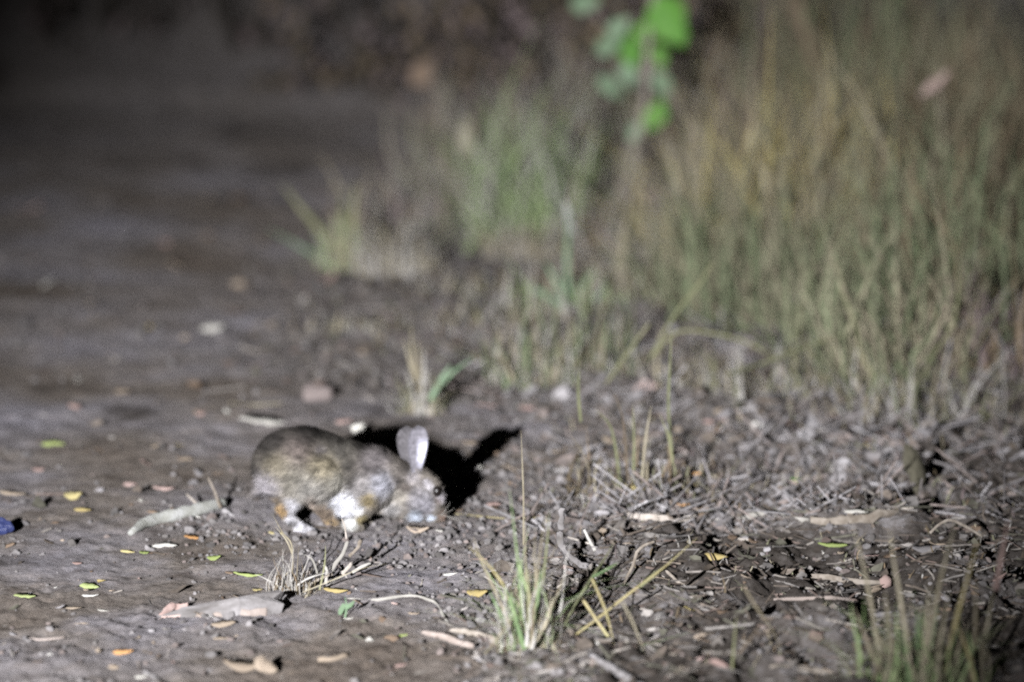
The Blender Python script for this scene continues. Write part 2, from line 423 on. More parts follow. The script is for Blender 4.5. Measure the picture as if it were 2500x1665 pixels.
# leaves: curled, pointed or ragged blades, 12..30 triangles
def leaf_mesh(seed, L=1.0, Wd=0.45, curl=0.35, fold=0.25, ragged=0.08, thick=0.02):
    rn = random.Random(seed); V = []; F = []; n_ = 6
    tw = rn.uniform(-.5, .5)
    for i in range(n_ + 1):
        t = i / n_; wv = Wd * 0.5 * (math.sin(math.pi * min(1, t ** 0.8 * 0.97 + 0.03)) ** 0.75)
        x = (t - 0.5) * L; z0 = curl * (x * x) / L * 2 * (1 if rn.random() < 2 else -1)
        for s in (-1, 0, 1):
            ww = wv * (1 + rn.uniform(-ragged, ragged) * 2)
            zz = z0 + abs(s) * fold * wv * 1.6 + s * tw * wv * 0.6 * (t - .3) + rn.uniform(-ragged, ragged) * 0.15
            V.append(Vector((x + rn.uniform(-ragged, ragged) * 0.15, s * ww, zz)))
    top = len(V)
    V += [v - Vector((0, 0, thick)) for v in V]
    for i in range(n_):
        for s in (0, 1):
            a = i * 3 + s; F.append((a, a + 1, a + 4, a + 3)); F.append((a + top, a + 3 + top, a + 4 + top, a + 1 + top))
    for i in range(n_):
        a = i * 3; F.append((a, a + 3, a + 3 + top, a + top)); a = i * 3 + 2; F.append((a, a + top, a + 3 + top, a + 3))
    return pydata('leaf', V, F)
LEAFV = [leaf_mesh(i, 1, random.Random(i).uniform(.3, .6), random.Random(i + 9).uniform(-.12, .3), random.Random(i + 5).uniform(-.1, .25), .13) for i in range(9)]
LEAFD = {}
def leaf_data(k, mat):
    if (k, mat) not in LEAFD:
        me = LEAFV[k].copy(); me.materials.append(M[mat]); LEAFD[(k, mat)] = me
    return LEAFD[(k, mat)]
def leaf_at(name, p, L, mat, label, cat='leaf', group=None, rot=None, k=None, seed=0, wide=1.0, lift=0.15):
    rn = random.Random(seed); k = rn.randrange(9) if k is None else k
    o = bpy.data.objects.new(name, leaf_data(k, mat)); COL.objects.link(o)
    o.location = Vector(p) + Vector((0, 0, L * lift)); o.scale = (L, L * wide, L)
    o.rotation_euler = rot if rot else (rn.gauss(0, .45), rn.gauss(0, .25), rn.uniform(0, 6.28))
    return tag(o, label, cat, group)

# ------------------------------------------------------------------ the rabbit
def build_rabbit():
    base = gp(850, 1283); Y0 = base.y; S = FPX / Y0 / math.cos(PITCH)
    root = empty('rabbit', base, 'grey-brown rabbit crouched nibbling with nose to the ground', 'rabbit')
    bm = bmesh.new(); bmesh.ops.create_uvsphere(bm, u_segments=28, v_segments=18, radius=1.0)
    bm.verts.index_update(); SV = np.array([v.co[:] for v in bm.verts]); SF = [[v.index for v in f.verts] for f in bm.faces]; bm.free()
    AV, AF = [], []
    def ell(px, py, yo, rx, ry, rz, rot=0):
        c = np.array(at(px, py, Y0 + yo)); a = math.radians(rot); q = SV * np.array((rx, ry, rz)) / S
        q = np.stack([q[:, 0] * math.cos(a) + q[:, 2] * math.sin(a), q[:, 1], -q[:, 0] * math.sin(a) + q[:, 2] * math.cos(a)], 1) + c
        o = len(AV) * len(SV); AV.append(q); AF.extend([[i + o for i in f] for f in SF])
    def chain(pts, ry=1.0, steps=7):
        for a, b_ in zip(pts[:-1], pts[1:]):
            for i in range(steps + 1):
                t = i / steps; q = [a[j] * (1 - t) + b_[j] * t for j in range(4)]
                ell(q[0], q[1], q[2], q[3], q[3] * ry, q[3])
    ell(722, 1140, 0, 107, 88, 97, 8)                                      # rump
    chain([(745, 1128, 0, 88), (830, 1150, 0, 80), (905, 1166, 0, 70)], 0.92)   # back to shoulders
    chain([(740, 1180, 0, 50), (860, 1195, 0, 52)], 1.0)                   # belly
    for s in (-1, 1):
        ell(742, 1163, s * .056, 98, 36, 62, 6)                             # thighs
        ell(905, 1184, s * .026, 60, 34, 64, -12)                          # shoulders
    chain([(915, 1152, 0, 60), (968, 1172, 0, 50), (1008, 1192, 0, 41)], .85)    # neck
    chain([(1012, 1182, 0, 36), (1034, 1206, 0, 42), (1054, 1236, 0, 31), (1068, 1256, 0, 21)], .82)   # head
    chain([(1022, 1160, 0, 22), (1046, 1186, 0, 30), (1060, 1215, 0, 28)], .8)   # forehead
    for s in (-1, 1): ell(1026, 1222, s * .014, 34, 26, 32, 30)            # cheeks
    for s in (-1, 1): ell(1064, 1256, s * .007, 17, 13, 14)                # lips
    chain([(925, 1208, 0, 40), (985, 1233, 0, 32), (1028, 1252, 0, 21)], .85)    # throat
    chain([(728, 1205, -.046, 30), (698, 1236, -.05, 21), (706, 1264, -.05, 14), (733, 1286, -.05, 13), (764, 1298, -.05, 11)])   # near hind foot
    chain([(788, 1205, .0, 40), (798, 1240, .005, 26), (808, 1268, .01, 17), (826, 1283, .01, 12)])      # far hind leg
    ell(857, 1226, -.012, 40, 44, 36, 10)                                  # white belly fluff
    chain([(905, 1210, -.036, 33), (892, 1243, -.04, 22), (866, 1266, -.04, 16), (846, 1281, -.04, 13), (884, 1289, -.04, 10)])   # near foreleg
    chain([(918, 1210, .03, 30), (900, 1244, .03, 18), (884, 1270, .03, 13), (905, 1278, .03, 9)])       # far foreleg
    ell(628, 1192, .01, 22, 20, 20)                                        # tail
    me = bpy.data.meshes.new('body'); me.from_pydata(np.concatenate(AV).tolist(), [], AF); me.update()
    tmp = bpy.data.objects.new('tmp', me); COL.objects.link(tmp)
    r = tmp.modifiers.new('r', 'REMESH'); r.mode = 'VOXEL'; r.voxel_size = 0.0036
    sm = tmp.modifiers.new('s', 'SMOOTH'); sm.factor = 0.5; sm.iterations = 12
    dg = bpy.context.evaluated_depsgraph_get(); bme = bpy.data.meshes.new_from_object(tmp.evaluated_get(dg))
    bpy.data.objects.remove(tmp)
    bme.name = 'body'
    nv = len(bme.vertices); co = np.empty(nv * 3); bme.vertices.foreach_get('co', co); co = co.reshape(-1, 3)
    def to_px(c):
        rel = c - np.array([0, 0, CAM_H]); cp, sp = math.cos(PITCH), math.sin(PITCH)
        f = rel[:, 1] * cp - rel[:, 2] * sp; up = rel[:, 1] * sp + rel[:, 2] * cp
        return 1250 + FPX * rel[:, 0] / f, 832.5 - FPX * up / f
    BL = [(760, 1046, 44, (.035, .032, .03), 1.6), (670, 1070, 40, (.04, .036, .034), 1.6), (618, 1140, 22, (.035, .032, .03), 1.8), (830, 1066, 26, (.045, .04, .038), 1.5), (890, 1086, 18, (.06, .055, .05), 1.2), (618, 1185, 14, (.06, .05, .045), 1.2),  # dark fur tips plus the unlit edge of back and rump, painted in
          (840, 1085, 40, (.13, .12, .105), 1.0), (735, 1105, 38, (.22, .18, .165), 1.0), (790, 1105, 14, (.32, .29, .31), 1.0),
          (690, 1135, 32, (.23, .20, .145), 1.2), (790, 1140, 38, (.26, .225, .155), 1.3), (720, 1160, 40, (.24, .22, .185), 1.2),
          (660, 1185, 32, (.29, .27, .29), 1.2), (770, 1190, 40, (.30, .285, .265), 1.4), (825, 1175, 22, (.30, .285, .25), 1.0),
          (862, 1170, 14, (.055, .05, .045), 2.4), (856, 1135, 14, (.06, .055, .05), 1.6), (835, 1105, 14, (.07, .065, .06), 1.2), (920, 1125, 32, (.19, .17, .175), 1.0),  # dark blobs put the shade of the thigh crease into the coat colour
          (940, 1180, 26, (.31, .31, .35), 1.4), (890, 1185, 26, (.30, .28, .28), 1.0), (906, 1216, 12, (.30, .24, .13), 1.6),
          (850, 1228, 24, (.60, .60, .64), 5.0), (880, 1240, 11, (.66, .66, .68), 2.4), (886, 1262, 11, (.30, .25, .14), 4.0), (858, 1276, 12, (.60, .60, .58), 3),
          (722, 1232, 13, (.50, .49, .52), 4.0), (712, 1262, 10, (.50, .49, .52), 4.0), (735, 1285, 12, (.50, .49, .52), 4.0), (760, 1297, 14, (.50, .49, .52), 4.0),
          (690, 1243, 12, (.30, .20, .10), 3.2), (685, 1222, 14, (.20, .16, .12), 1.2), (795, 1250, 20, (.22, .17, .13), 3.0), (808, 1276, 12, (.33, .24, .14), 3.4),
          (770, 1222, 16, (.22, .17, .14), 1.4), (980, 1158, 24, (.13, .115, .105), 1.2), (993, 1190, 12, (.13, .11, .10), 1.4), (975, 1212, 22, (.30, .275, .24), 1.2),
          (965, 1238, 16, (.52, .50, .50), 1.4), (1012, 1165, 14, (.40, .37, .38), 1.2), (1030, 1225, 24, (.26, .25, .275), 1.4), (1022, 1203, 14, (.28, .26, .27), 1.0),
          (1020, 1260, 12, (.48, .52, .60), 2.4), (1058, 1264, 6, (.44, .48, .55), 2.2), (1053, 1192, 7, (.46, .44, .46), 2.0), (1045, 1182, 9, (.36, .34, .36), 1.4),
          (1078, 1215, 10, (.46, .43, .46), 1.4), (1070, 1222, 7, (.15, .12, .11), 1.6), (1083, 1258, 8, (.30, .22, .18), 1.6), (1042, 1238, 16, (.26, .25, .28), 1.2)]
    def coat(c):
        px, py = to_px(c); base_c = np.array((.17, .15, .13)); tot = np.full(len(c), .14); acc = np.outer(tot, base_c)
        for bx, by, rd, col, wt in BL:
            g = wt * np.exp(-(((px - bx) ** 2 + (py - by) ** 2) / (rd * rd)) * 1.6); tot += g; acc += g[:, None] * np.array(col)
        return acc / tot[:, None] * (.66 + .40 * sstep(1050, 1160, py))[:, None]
    def mott(c):
        return .78 * (1 + .6 * fbm(c[:, 0] * 50 + c[:, 1] * 30, c[:, 2] * 80, 5) + .95 * fbm(c[:, 0] * 105 + c[:, 1] * 50, c[:, 2] * 170, 8, 2)).clip(.22, 1.9)
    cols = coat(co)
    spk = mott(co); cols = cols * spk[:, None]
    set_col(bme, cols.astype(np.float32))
    bme.polygons.foreach_set('use_smooth', [True] * len(bme.polygons))
    bvh = BVHTree.FromPolygons([Vector(v) for v in co], [p.vertices[:] for p in bme.polygons])
    # fur
    tri = [(p.vertices[0], p.vertices[1], p.vertices[2]) for p in bme.polygons] + [(p.vertices[0], p.vertices[2], p.vertices[3]) for p in bme.polygons if len(p.vertices) == 4]
    tri = np.array(tri); A = co[tri[:, 0]]; B = co[tri[:, 1]]; C = co[tri[:, 2]]
    nrm = np.cross(B - A, C - A); ar = np.linalg.norm(nrm, axis=1); nrm /= ar[:, None] + 1e-12
    N = 60000; idx = RNG.choice(len(tri), N, p=ar / ar.sum())
    u = RNG.random(N); v = RNG.random(N); f = u + v > 1; u[f] = 1 - u[f]; v[f] = 1 - v[f]
    P = A[idx] + u[:, None] * (B - A)[idx] + v[:, None] * (C - A)[idx]; nn = nrm[idx]
    px, py = to_px(P)
    flow = np.stack([-np.ones(N), 0.1 * np.sign(nn[:, 1]), -0.35 * np.ones(N)], 1)
    head = np.exp(-(((px - 1040) / 45) ** 2 + ((py - 1215) / 55) ** 2))
    flow[:, 0] = -1 + 0.6 * head; flow[:, 2] = -.35 + 1.1 * head
    legs = sstep(1225, 1260, py) * (px < 930); flow[:, 2] -= 1.2 * legs
    flow += RNG.normal(0, .28, flow.shape)
    tng = flow - nn * (flow * nn).sum(1)[:, None]; tng /= np.linalg.norm(tng, axis=1)[:, None] + 1e-9
    d = tng * 0.86 + nn * 0.42; d /= np.linalg.norm(d, axis=1)[:, None]
    ln = (0.014 * (1 - .65 * head) * (1 - .5 * legs)) * RNG.uniform(.6, 1.25, N)
    ln *= np.where(RNG.random(N) < .12, 1.6, 1.0)
    fluff = np.exp(-(((px - 855) / 40) ** 2 + ((py - 1230) / 35) ** 2)); ln *= 1 + .5 * fluff
    sd = np.cross(d, nn); sd /= np.linalg.norm(sd, axis=1)[:, None] + 1e-9
    wd = 0.00055 * RNG.uniform(.7, 1.3, N)
    q0 = P - nn * .001; tip = P + d * ln[:, None] - nn * (.12 * ln)[:, None]; mid = P + d * (ln * .5)[:, None]
    FV = np.stack([q0 - sd * wd[:, None], q0 + sd * wd[:, None], mid + sd * wd[:, None] * .8, tip, mid - sd * wd[:, None] * .8], 1)
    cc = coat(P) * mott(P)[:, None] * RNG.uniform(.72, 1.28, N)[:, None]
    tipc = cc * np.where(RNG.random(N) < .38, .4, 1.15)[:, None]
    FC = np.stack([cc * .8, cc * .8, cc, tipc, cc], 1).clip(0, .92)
    fme = bpy.data.meshes.new('fur'); fme.vertices.add(N * 5); fme.vertices.foreach_set('co', (FV.reshape(-1, 3) - np.array(base)).ravel())
    b5 = np.arange(N)[:, None] * 5; quad = np.concatenate([b5 + np.array([[0, 1, 2, 4]])], 1); tr_ = b5 + np.array([[4, 2, 3]])
    loops = np.concatenate([quad, tr_], 1).ravel(); st = (np.arange(N)[:, None] * 7 + np.array([[0, 4]])).ravel()
    fme.loops.add(len(loops)); fme.loops.foreach_set('vertex_index', loops); fme.polygons.add(2 * N); fme.polygons.foreach_set('loop_start', st); fme.update()
    set_col(fme, FC.reshape(-1, 3).astype(np.float32))
    recentre(bme, base); bme.materials.clear(); bme.materials.append(M['skin'])
    body = bpy.data.objects.new('body', bme); COL.objects.link(body); body.parent = root
    fur = bpy.data.objects.new('fur', fme); COL.objects.link(fur); fur.parent = body; fme.materials.append(M['fur']); tag(fur, kind='stuff')
    # ears: cupped, opening to the front and half towards the camera
    def ear(bx, by, tx, ty, yo, od, rpx, near):
        b0 = at(bx, by, Y0 + yo); t0 = at(tx, ty, Y0 + yo * 1.25); ax = t0 - b0
        o_ = Vector(od).normalized(); tt = Vector((-o_.y, o_.x, 0)); up = ax.normalized(); tt = up.cross(o_).normalized(); o_ = tt.cross(up)
        V = []; C_ = []; nl, nu = 14, 13
        for layer in (0, 1):
            for i in range(nl + 1):
                v_ = i / nl; rr = rpx / S * max(.05, (0.42 + 0.62 * math.sin(min(1, v_ * 1.25 + .02) * math.pi * .5) ) * (1 - max(0, (v_ - .62) / .38) ** 2.4) ** .5) - layer * .0016
                for j in range(nu):
                    th = (j / (nu - 1) * 2 - 1) * (1.45 - .2 * v_)
                    flat = 0.42
                    p = b0 + ax * v_ - o_ * (math.cos(th) - .3) * rr * flat + tt * math.sin(th) * rr
                    V.append(p - base)
                    inner = layer == 1
                    gx = abs(j / (nu - 1) * 2 - 1)
                    if inner:
                        wv = max(0, min(1, (j / (nu - 1) - .5) * 5)) * max(0, min(1, (.72 - v_) * 6)) * max(0, min(1, (v_ - .1) * 6)) if near else 0
                        c = tuple(a_ * (1 - wv) + b_ * wv for a_, b_ in zip((.21, .20, .225) if near else (.13, .122, .13), (.62, .62, .74)))
                    else: c = (.19, .18, .19) if gx < .8 else (.27, .255, .27)
                    if v_ > .9 or gx > .9: c = tuple(q * .62 for q in c)
                    C_.append(c)
        F = []; n1 = (nl + 1) * nu
        for i in range(nl):
            for j in range(nu - 1):
                a = i * nu + j; F.append((a, a + 1, a + nu + 1, a + nu)); F.append((a + n1, a + n1 + nu, a + n1 + nu + 1, a + n1 + 1))
            for j in (0, nu - 1):
                a = i * nu + j; F.append((a, a + nu, a + nu + n1, a + n1))
        for j in range(nu - 1):
            a = nl * nu + j; F.append((a, a + 1, a + 1 + n1, a + n1))
        e = pydata('ear', V, F); cc_ = np.array(C_, np.float32); cc_ *= (1 + RNG.normal(0, .07, len(cc_)))[:, None]
        set_col(e, cc_.clip(0, .95)); e.materials.append(M['skin'])
        o = bpy.data.objects.new('ear', e); COL.objects.link(o); o.parent = root
    ear(1016, 1154, 1022, 1038, -.016, (.5, -.86, .1), 31, True)
    ear(1004, 1152, 992, 1040, .006, (-.1, -.99, .1), 29, False)
    # eyes, set in the head where the line of sight meets it
    d = ray(1065, 1199).normalized(); hit = bvh.ray_cast(Vector((0, 0, CAM_H)), d)[0]
    if hit is None: hit = at(1067, 1199, Y0 - .02)
    for k, h_ in enumerate((hit, Vector((hit.x, 2 * Y0 - hit.y, hit.z)))):
        bm = bmesh.new(); bmesh.ops.create_uvsphere(bm, u_segments=16, v_segments=12, radius=1)
        bmesh.ops.scale(bm, vec=(.0082, .0075, .0105), verts=bm.verts)
        e = bpy.data.meshes.new('eye'); bm.to_mesh(e); bm.free(); e.materials.append(M['eye'])
        e.polygons.foreach_set('use_smooth', [True] * len(e.polygons))
        o = bpy.data.objects.new('eye', e); COL.objects.link(o); o.parent = root
        o.location = h_ - base + Vector((.001, -.0005 if k == 0 else .0005, 0))
    # nose
    bm = bmesh.new(); bmesh.ops.create_icosphere(bm, subdivisions=2, radius=1); bmesh.ops.scale(bm, vec=(.006, .007, .0045), verts=bm.verts)
    e = bpy.data.meshes.new('nose'); bm.to_mesh(e); bm.free(); set_col(e, np.full((len(e.vertices), 3), (.20, .12, .10), np.float32)); e.materials.append(M['skin'])
    o = bpy.data.objects.new('nose', e); COL.objects.link(o); o.parent = root; o.location = at(1083, 1259, Y0) - base
    for k in range(5):
        px_blade(root, [(1100 + 12 * k, 1225 + 14 * k), (1085 + 4 * k, 1248 + 4 * k), (1074, 1256)], Y0 - .015, 1.2, 'pale', 'whisker', -.02, k)
    return base
RB = build_rabbit()

# the straw in front of the nose
def px_thing_stick(name, label, cat, pts, rpx, mat, **k):
    o = px_stick(name, pts, rpx, mat, **k); return tag(o, label, cat)

# ------------------------------------------------------------------ plants
def hand_tuft(name, label, cat, bpx, blades, extra=None, group=None):
    b_ = gp(*bpx); root = empty(name, b_, label, cat, group)
    for i, (pts, wpx, mat, lean, *nm) in enumerate(blades):
        px_blade(root, pts, b_.y + 0.03 * math.sin(i * 2.4), wpx, mat, nm[0] if nm else 'blade', lean, i)
    if extra:
        h, sp, n_, mats, wid, lean = extra
        f = link('undergrowth', fill_mesh('undergrowth', n_, h, sp, mats, len(label) * 7, wid, lean, .8)); f.parent = root; tag(f, kind='stuff')
    return root

hand_tuft('grass_tuft', 'sharp green and straw grass tuft in the foreground right of the rabbit', 'grass', (1288, 1585), [
    ([(1244, 1195), (1262, 1350), (1274, 1470), (1282, 1580)], 7, 'green', -.05),
    ([(1279, 1255), (1284, 1380), (1287, 1480), (1286, 1585)], 8, 'straw', .03),
    ([(1331, 1258), (1314, 1380), (1304, 1480), (1296, 1580)], 7, 'straw', -.04),
    ([(1342, 1245), (1333, 1350), (1318, 1470), (1300, 1580)], 8, 'olive', .04),
    ([(1155, 1310), (1178, 1375), (1212, 1450), (1270, 1580)], 6, 'straw', .02),
    ([(1143, 1332), (1200, 1388), (1238, 1450), (1276, 1582)], 6, 'golden', -.05),
    ([(1196, 1445), (1218, 1490), (1240, 1530), (1275, 1590)], 14, 'green', .03),
    ([(1226, 1425), (1244, 1460), (1256, 1500), (1280, 1585)], 12, 'green', -.03),
    ([(1270, 1360), (1277, 1430), (1283, 1500), (1286, 1580)], 12, 'green', .03),
    ([(1322, 1390), (1314, 1440), (1304, 1500), (1293, 1580)], 12, 'green', -.02),
    ([(1283, 1370), (1290, 1440), (1292, 1510), (1289, 1580)], 10, 'olive', .02),
    ([(1302, 1400), (1300, 1450), (1297, 1520), (1291, 1580)], 11, 'green', .05),
    ([(1378, 1402), (1360, 1450), (1335, 1510), (1300, 1590)], 6, 'straw', .05),
    ([(1348, 1455), (1340, 1500), (1320, 1550), (1298, 1590)], 8, 'straw', -.05),
    ([(1250, 1395), (1262, 1450), (1270, 1520), (1281, 1590)], 8, 'straw', .06),
    ([(1266, 1490), (1220, 1550), (1172, 1610)], 6, 'straw', -.10),
    ([(1215, 1515), (1228, 1560), (1260, 1600)], 6, 'pale', -.06),
    ([(1288, 1520), (1286, 1570), (1283, 1600)], 10, 'pale', -.07),
    ([(1310, 1530), (1300, 1575), (1292, 1600)], 10, 'pale', -.07),
    ([(1296, 1525), (1295, 1560), (1288, 1600)], 8, 'dl_pink', -.08),
    ([(1300, 1632), (1420, 1606), (1520, 1585), (1600, 1566), (1690, 1540)][::-1], 7, 'green', 0),
], (0.11, 0.055, 150, ['straw', 'pale', 'straw', 'brown', 'green'], 0.0028, 1.3))
_b = bpy.data.objects['grass_tuft']; _f = link('fine_blades', fill_mesh('fine_blades', 95, .235, .03, ['pale', 'straw', 'bright', 'pale'], 321, .0026, .42, .6)); _f.parent = _b; tag(_f, kind='stuff')
hand_tuft('stem_grass', 'kinked thin grass stem with drooping golden blades right of the foreground tuft', 'grass', (1368, 1555), [
    ([(1500, 1322), (1478, 1360), (1445, 1408), (1410, 1465), (1380, 1520), (1366, 1556)], 6, 'olive', .05, 'stem'),
    ([(1510, 1372), (1480, 1390), (1445, 1408)], 9, 'green', .03),
    ([(1445, 1412), (1478, 1490), (1500, 1575)][::-1], 6, 'golden', -.05),
    ([(1422, 1462), (1475, 1540), (1505, 1580), (1542, 1665)][::-1], 7, 'golden', -.09),
])
hand_tuft('stem_grass', 'long straight yellow grass stem leaning up to the right over the dark litter', 'grass', (1398, 1552), [
    ([(1702, 1312), (1620, 1385), (1540, 1445), (1460, 1508), (1400, 1552)], 6.5, 'golden', .04, 'stem'),
    ([(1640, 1372), (1600, 1400), (1560, 1432)], 11, 'olive', .03),
])
hand_tuft('dry_tuft', 'bleached dry grass tuft with cut stems in front of the rabbit', 'grass', (712, 1442), [
    ([(622, 1400), (660, 1418), (700, 1440)], 3, 'pale', -.02),
    ([(690, 1338), (692, 1390), (700, 1440)], 3, 'pale', .02),
    ([(718, 1325), (712, 1380), (703, 1440)], 3, 'pale', -.03),
    ([(755, 1388), (728, 1418), (708, 1440)], 3.2, 'pale', .03),
    ([(803, 1396), (750, 1412), (712, 1440)], 3.6, 'pale', -.03),
    ([(668, 1260), (690, 1300), (712, 1330), (714, 1400)], 3.6, 'straw', .02),
    ([(672, 1285), (700, 1320), (716, 1360)], 3.2, 'straw', .0),
    ([(795, 1330), (792, 1380), (780, 1440)], 4.5, 'olive', .02),
    ([(760, 1345), (742, 1390), (722, 1436)], 3, 'pale', .04),
    ([(728, 1350), (760, 1362), (775, 1400)], 4.5, 'pale', .04),
    ([(945, 1375), (880, 1388), (800, 1420), (740, 1445)], 3, 'straw', -.02),
    ([(900, 1372), (850, 1400), (790, 1430), (735, 1448)], 4.5, 'pale', -.05),
], (0.085, 0.045, 150, ['pale', 'pale', 'straw', 'brown'], 0.0022, 1.5))
r = empty('broken_stems', gp(820, 1430), 'bunch of broken pale woody stems rising beside the dry tuft', 'stems')
for i, (pts, rp) in enumerate([([(808, 1390), (836, 1352), (848, 1322)], [9, 8, 7]), ([(852, 1358), (872, 1338), (880, 1320)], [7, 7, 9]), ([(835, 1402), (852, 1382), (858, 1374)], [8, 8, 7]),
                               ([(795, 1425), (798, 1392), (790, 1378)], [7, 6, 5]), ([(846, 1315), (842, 1285), (834, 1265)], [4, 3, 2]), ([(812, 1400), (770, 1418), (735, 1446)], [6, 6, 5]), ([(860, 1396), (890, 1380), (905, 1374)], [6, 6, 4])]):
    px_stick('stem', pts, [q * .6 for q in rp], 'twig' if i % 3 else 'pale', r, Y=[r.location.y - .01, r.location.y, r.location.y + .015], seed=i, on_ground=False)

hand_tuft('grass_tuft', 'dim sparse tuft of long thin blades at the bottom right corner', 'grass', (2235, 1668), [
    ([(2080, 1275), (2105, 1370), (2122, 1450), (2140, 1560), (2150, 1660)], 10, 'straw', .05),
    ([(2172, 1290), (2182, 1370), (2198, 1460), (2215, 1570), (2225, 1668)], 11, 'straw', -.04),
    ([(2335, 1268), (2310, 1360), (2288, 1450), (2268, 1560), (2245, 1668)], 11, 'straw', .03),
    ([(2392, 1300), (2365, 1400), (2340, 1490), (2318, 1580), (2300, 1668)], 10, 'golden', -.05),
    ([(2084, 1480), (2108, 1545), (2135, 1610), (2160, 1668)], 10, 'straw', .03),
    ([(2128, 1500), (2150, 1570), (2180, 1640), (2195, 1668)], 9, 'straw', .03),
    ([(2425, 1440), (2412, 1520), (2398, 1600), (2385, 1668)], 10, 'straw', .05),
    ([(2335, 1520), (2355, 1570), (2372, 1620), (2380, 1668)], 9, 'golden', -.03),
    ([(2460, 1268), (2450, 1330), (2437, 1400), (2430, 1440)], 11, 'dl_pink', .06),
    ([(2240, 1500), (2238, 1570), (2235, 1668)], 11, 'green', .03), ([(2200, 1520), (2210, 1590), (2220, 1668)], 9, 'green', -.03),
    ([(2290, 1480), (2272, 1570), (2255, 1668)], 11, 'green', .02), ([(2380, 1390), (2382, 1480), (2380, 1560), (2370, 1668)], 9, 'straw', .05),
    ([(2160, 1440), (2172, 1540), (2190, 1668)], 10, 'straw', .05), ([(2270, 1420), (2262, 1520), (2250, 1668)], 9, 'straw', -.05),
    ([(2318, 1440), (2300, 1540), (2280, 1668)], 9, 'straw', -.02), ([(2350, 1530), (2335, 1600), (2320, 1668)], 10, 'straw', -.02),
], (0.17, 0.12, 150, ['bright', 'olive', 'bright', 'straw'], 0.004, .5))
hand_tuft('grass_tuft', 'two crossing faint stems in the dark litter right of the foreground tuft', 'grass', (1790, 1640), [
    ([(1815, 1430), (1845, 1480), (1880, 1530), (1908, 1580)][::-1], 5, 'straw', .05, 'stem'), ([(1868, 1510), (1830, 1560), (1800, 1600)], 5, 'brown', .0, 'stem'),
    ([(1798, 1500), (1792, 1570), (1786, 1640)], 6, 'olive', .03, 'stem'), ([(1520, 1470), (1545, 1520), (1575, 1592)][::-1], 5, 'straw', .1, 'stem')])

# mid-distance
hand_tuft('dry_tuft', 'pale cut stalk tuft standing directly behind the rabbit shadow', 'grass', (1022, 1010), [
    ([(984, 825), (1000, 880), (1015, 950), (1022, 1012)], 9, 'straw', .02), ([(1003, 790), (1008, 870), (1018, 950), (1025, 1012)], 10, 'straw', -.02),
    ([(1036, 850), (1034, 920), (1028, 1010)], 8, 'pale', .03), ([(1022, 830), (1024, 920), (1024, 1010)], 8, 'straw', .0),
    ([(1158, 872), (1110, 905), (1070, 950), (1035, 1012)], 10, 'leaf_dull', .02), ([(990, 900), (1005, 950), (1018, 1010)], 8, 'pale', -.03),
    ([(1046, 900), (1040, 960), (1032, 1012)], 8, 'pale', -.03), ([(1100, 890), (1075, 930), (1050, 975)], 13, 'leaf_dull', .02)], (0.12, 0.05, 110, ['straw', 'pale', 'olive'], .005, .8))
tuft('dry_tuft', 'low straw tuft with pale root crown right of the stalk tuft behind the rabbit', 'grass', gp(1300, 935), .16, .10, 16, 150, ['straw', 'olive', 'pale', 'green'], 11, .006, .8)
tuft('grass_tuft', 'green and straw grass clump in the middle of the picture left of the arching stems', 'grass', gp(1390, 905), .20, .17, 14, 170, ['green', 'straw', 'olive', 'pale'], 12, .006, 1.1)
hand_tuft('dry_stalks', 'group of upright dry straw stalks standing in litter right of the rabbit', 'grass', (1560, 1200), [
    ([(1455, 1000), (1490, 1040), (1505, 1110), (1515, 1190)], 7, 'olive', .02), ([(1545, 990), (1548, 1080), (1545, 1180), (1540, 1215)], 7, 'olive', -.03),
    ([(1610, 1010), (1630, 1060), (1640, 1110), (1652, 1175)], 7, 'olive', .02), ([(1640, 800), (1635, 900), (1632, 1000), (1640, 1100)], 7, 'olive', .04),
    ([(1415, 900), (1412, 960), (1418, 1030)], 7, 'olive', .1), ([(1500, 960), (1520, 1020), (1528, 1100), (1535, 1200)], 5, 'brown', .03),
    ([(1590, 990), (1575, 1080), (1565, 1200)], 6, 'straw', -.03), ([(1645, 1170), (1655, 1195), (1652, 1215)], 12, 'dl_pink', -.02)], (0.13, 0.15, 80, ['straw', 'olive', 'brown', 'brown'], .004, 1.4))
# arching stems
Ya = gp(1600, 930).y - .35
r = empty('arching_stems', gp(1590, 930), 'pale arching grass stems crossing in front of the tall grass', 'grass stems')
for i, (pts, rp, mt) in enumerate([([(1585, 880), (1640, 780), (1710, 690), (1740, 640)], [8, 8, 7, 5], 'straw'), ([(1590, 870), (1650, 812), (1730, 812), (1830, 838), (1900, 880)], [8, 8, 8, 8, 6], 'pale'),
                                   ([(1770, 915), (1880, 880), (1990, 838), (2095, 808)], [8, 8, 8, 6], 'straw'), ([(2095, 850), (2140, 930), (2200, 1010), (2290, 1090)], [7, 7, 7, 5], 'pale'), ([(2050, 700), (2090, 800), (2100, 870)], [6, 6, 6], 'straw'),
                                   ([(2230, 1100), (2240, 980), (2270, 880), (2330, 780), (2340, 640)], [6, 7, 7, 6, 5], 'straw'), ([(1480, 935), (1540, 850), (1585, 790)], [6, 8, 6], 'straw')]):
    px_stick('stem', pts, [q * .42 for q in rp], 'olive', r, Y=[Ya - .04 * i + .03 * j for j in range(len(pts))], seed=40 + i, on_ground=False)

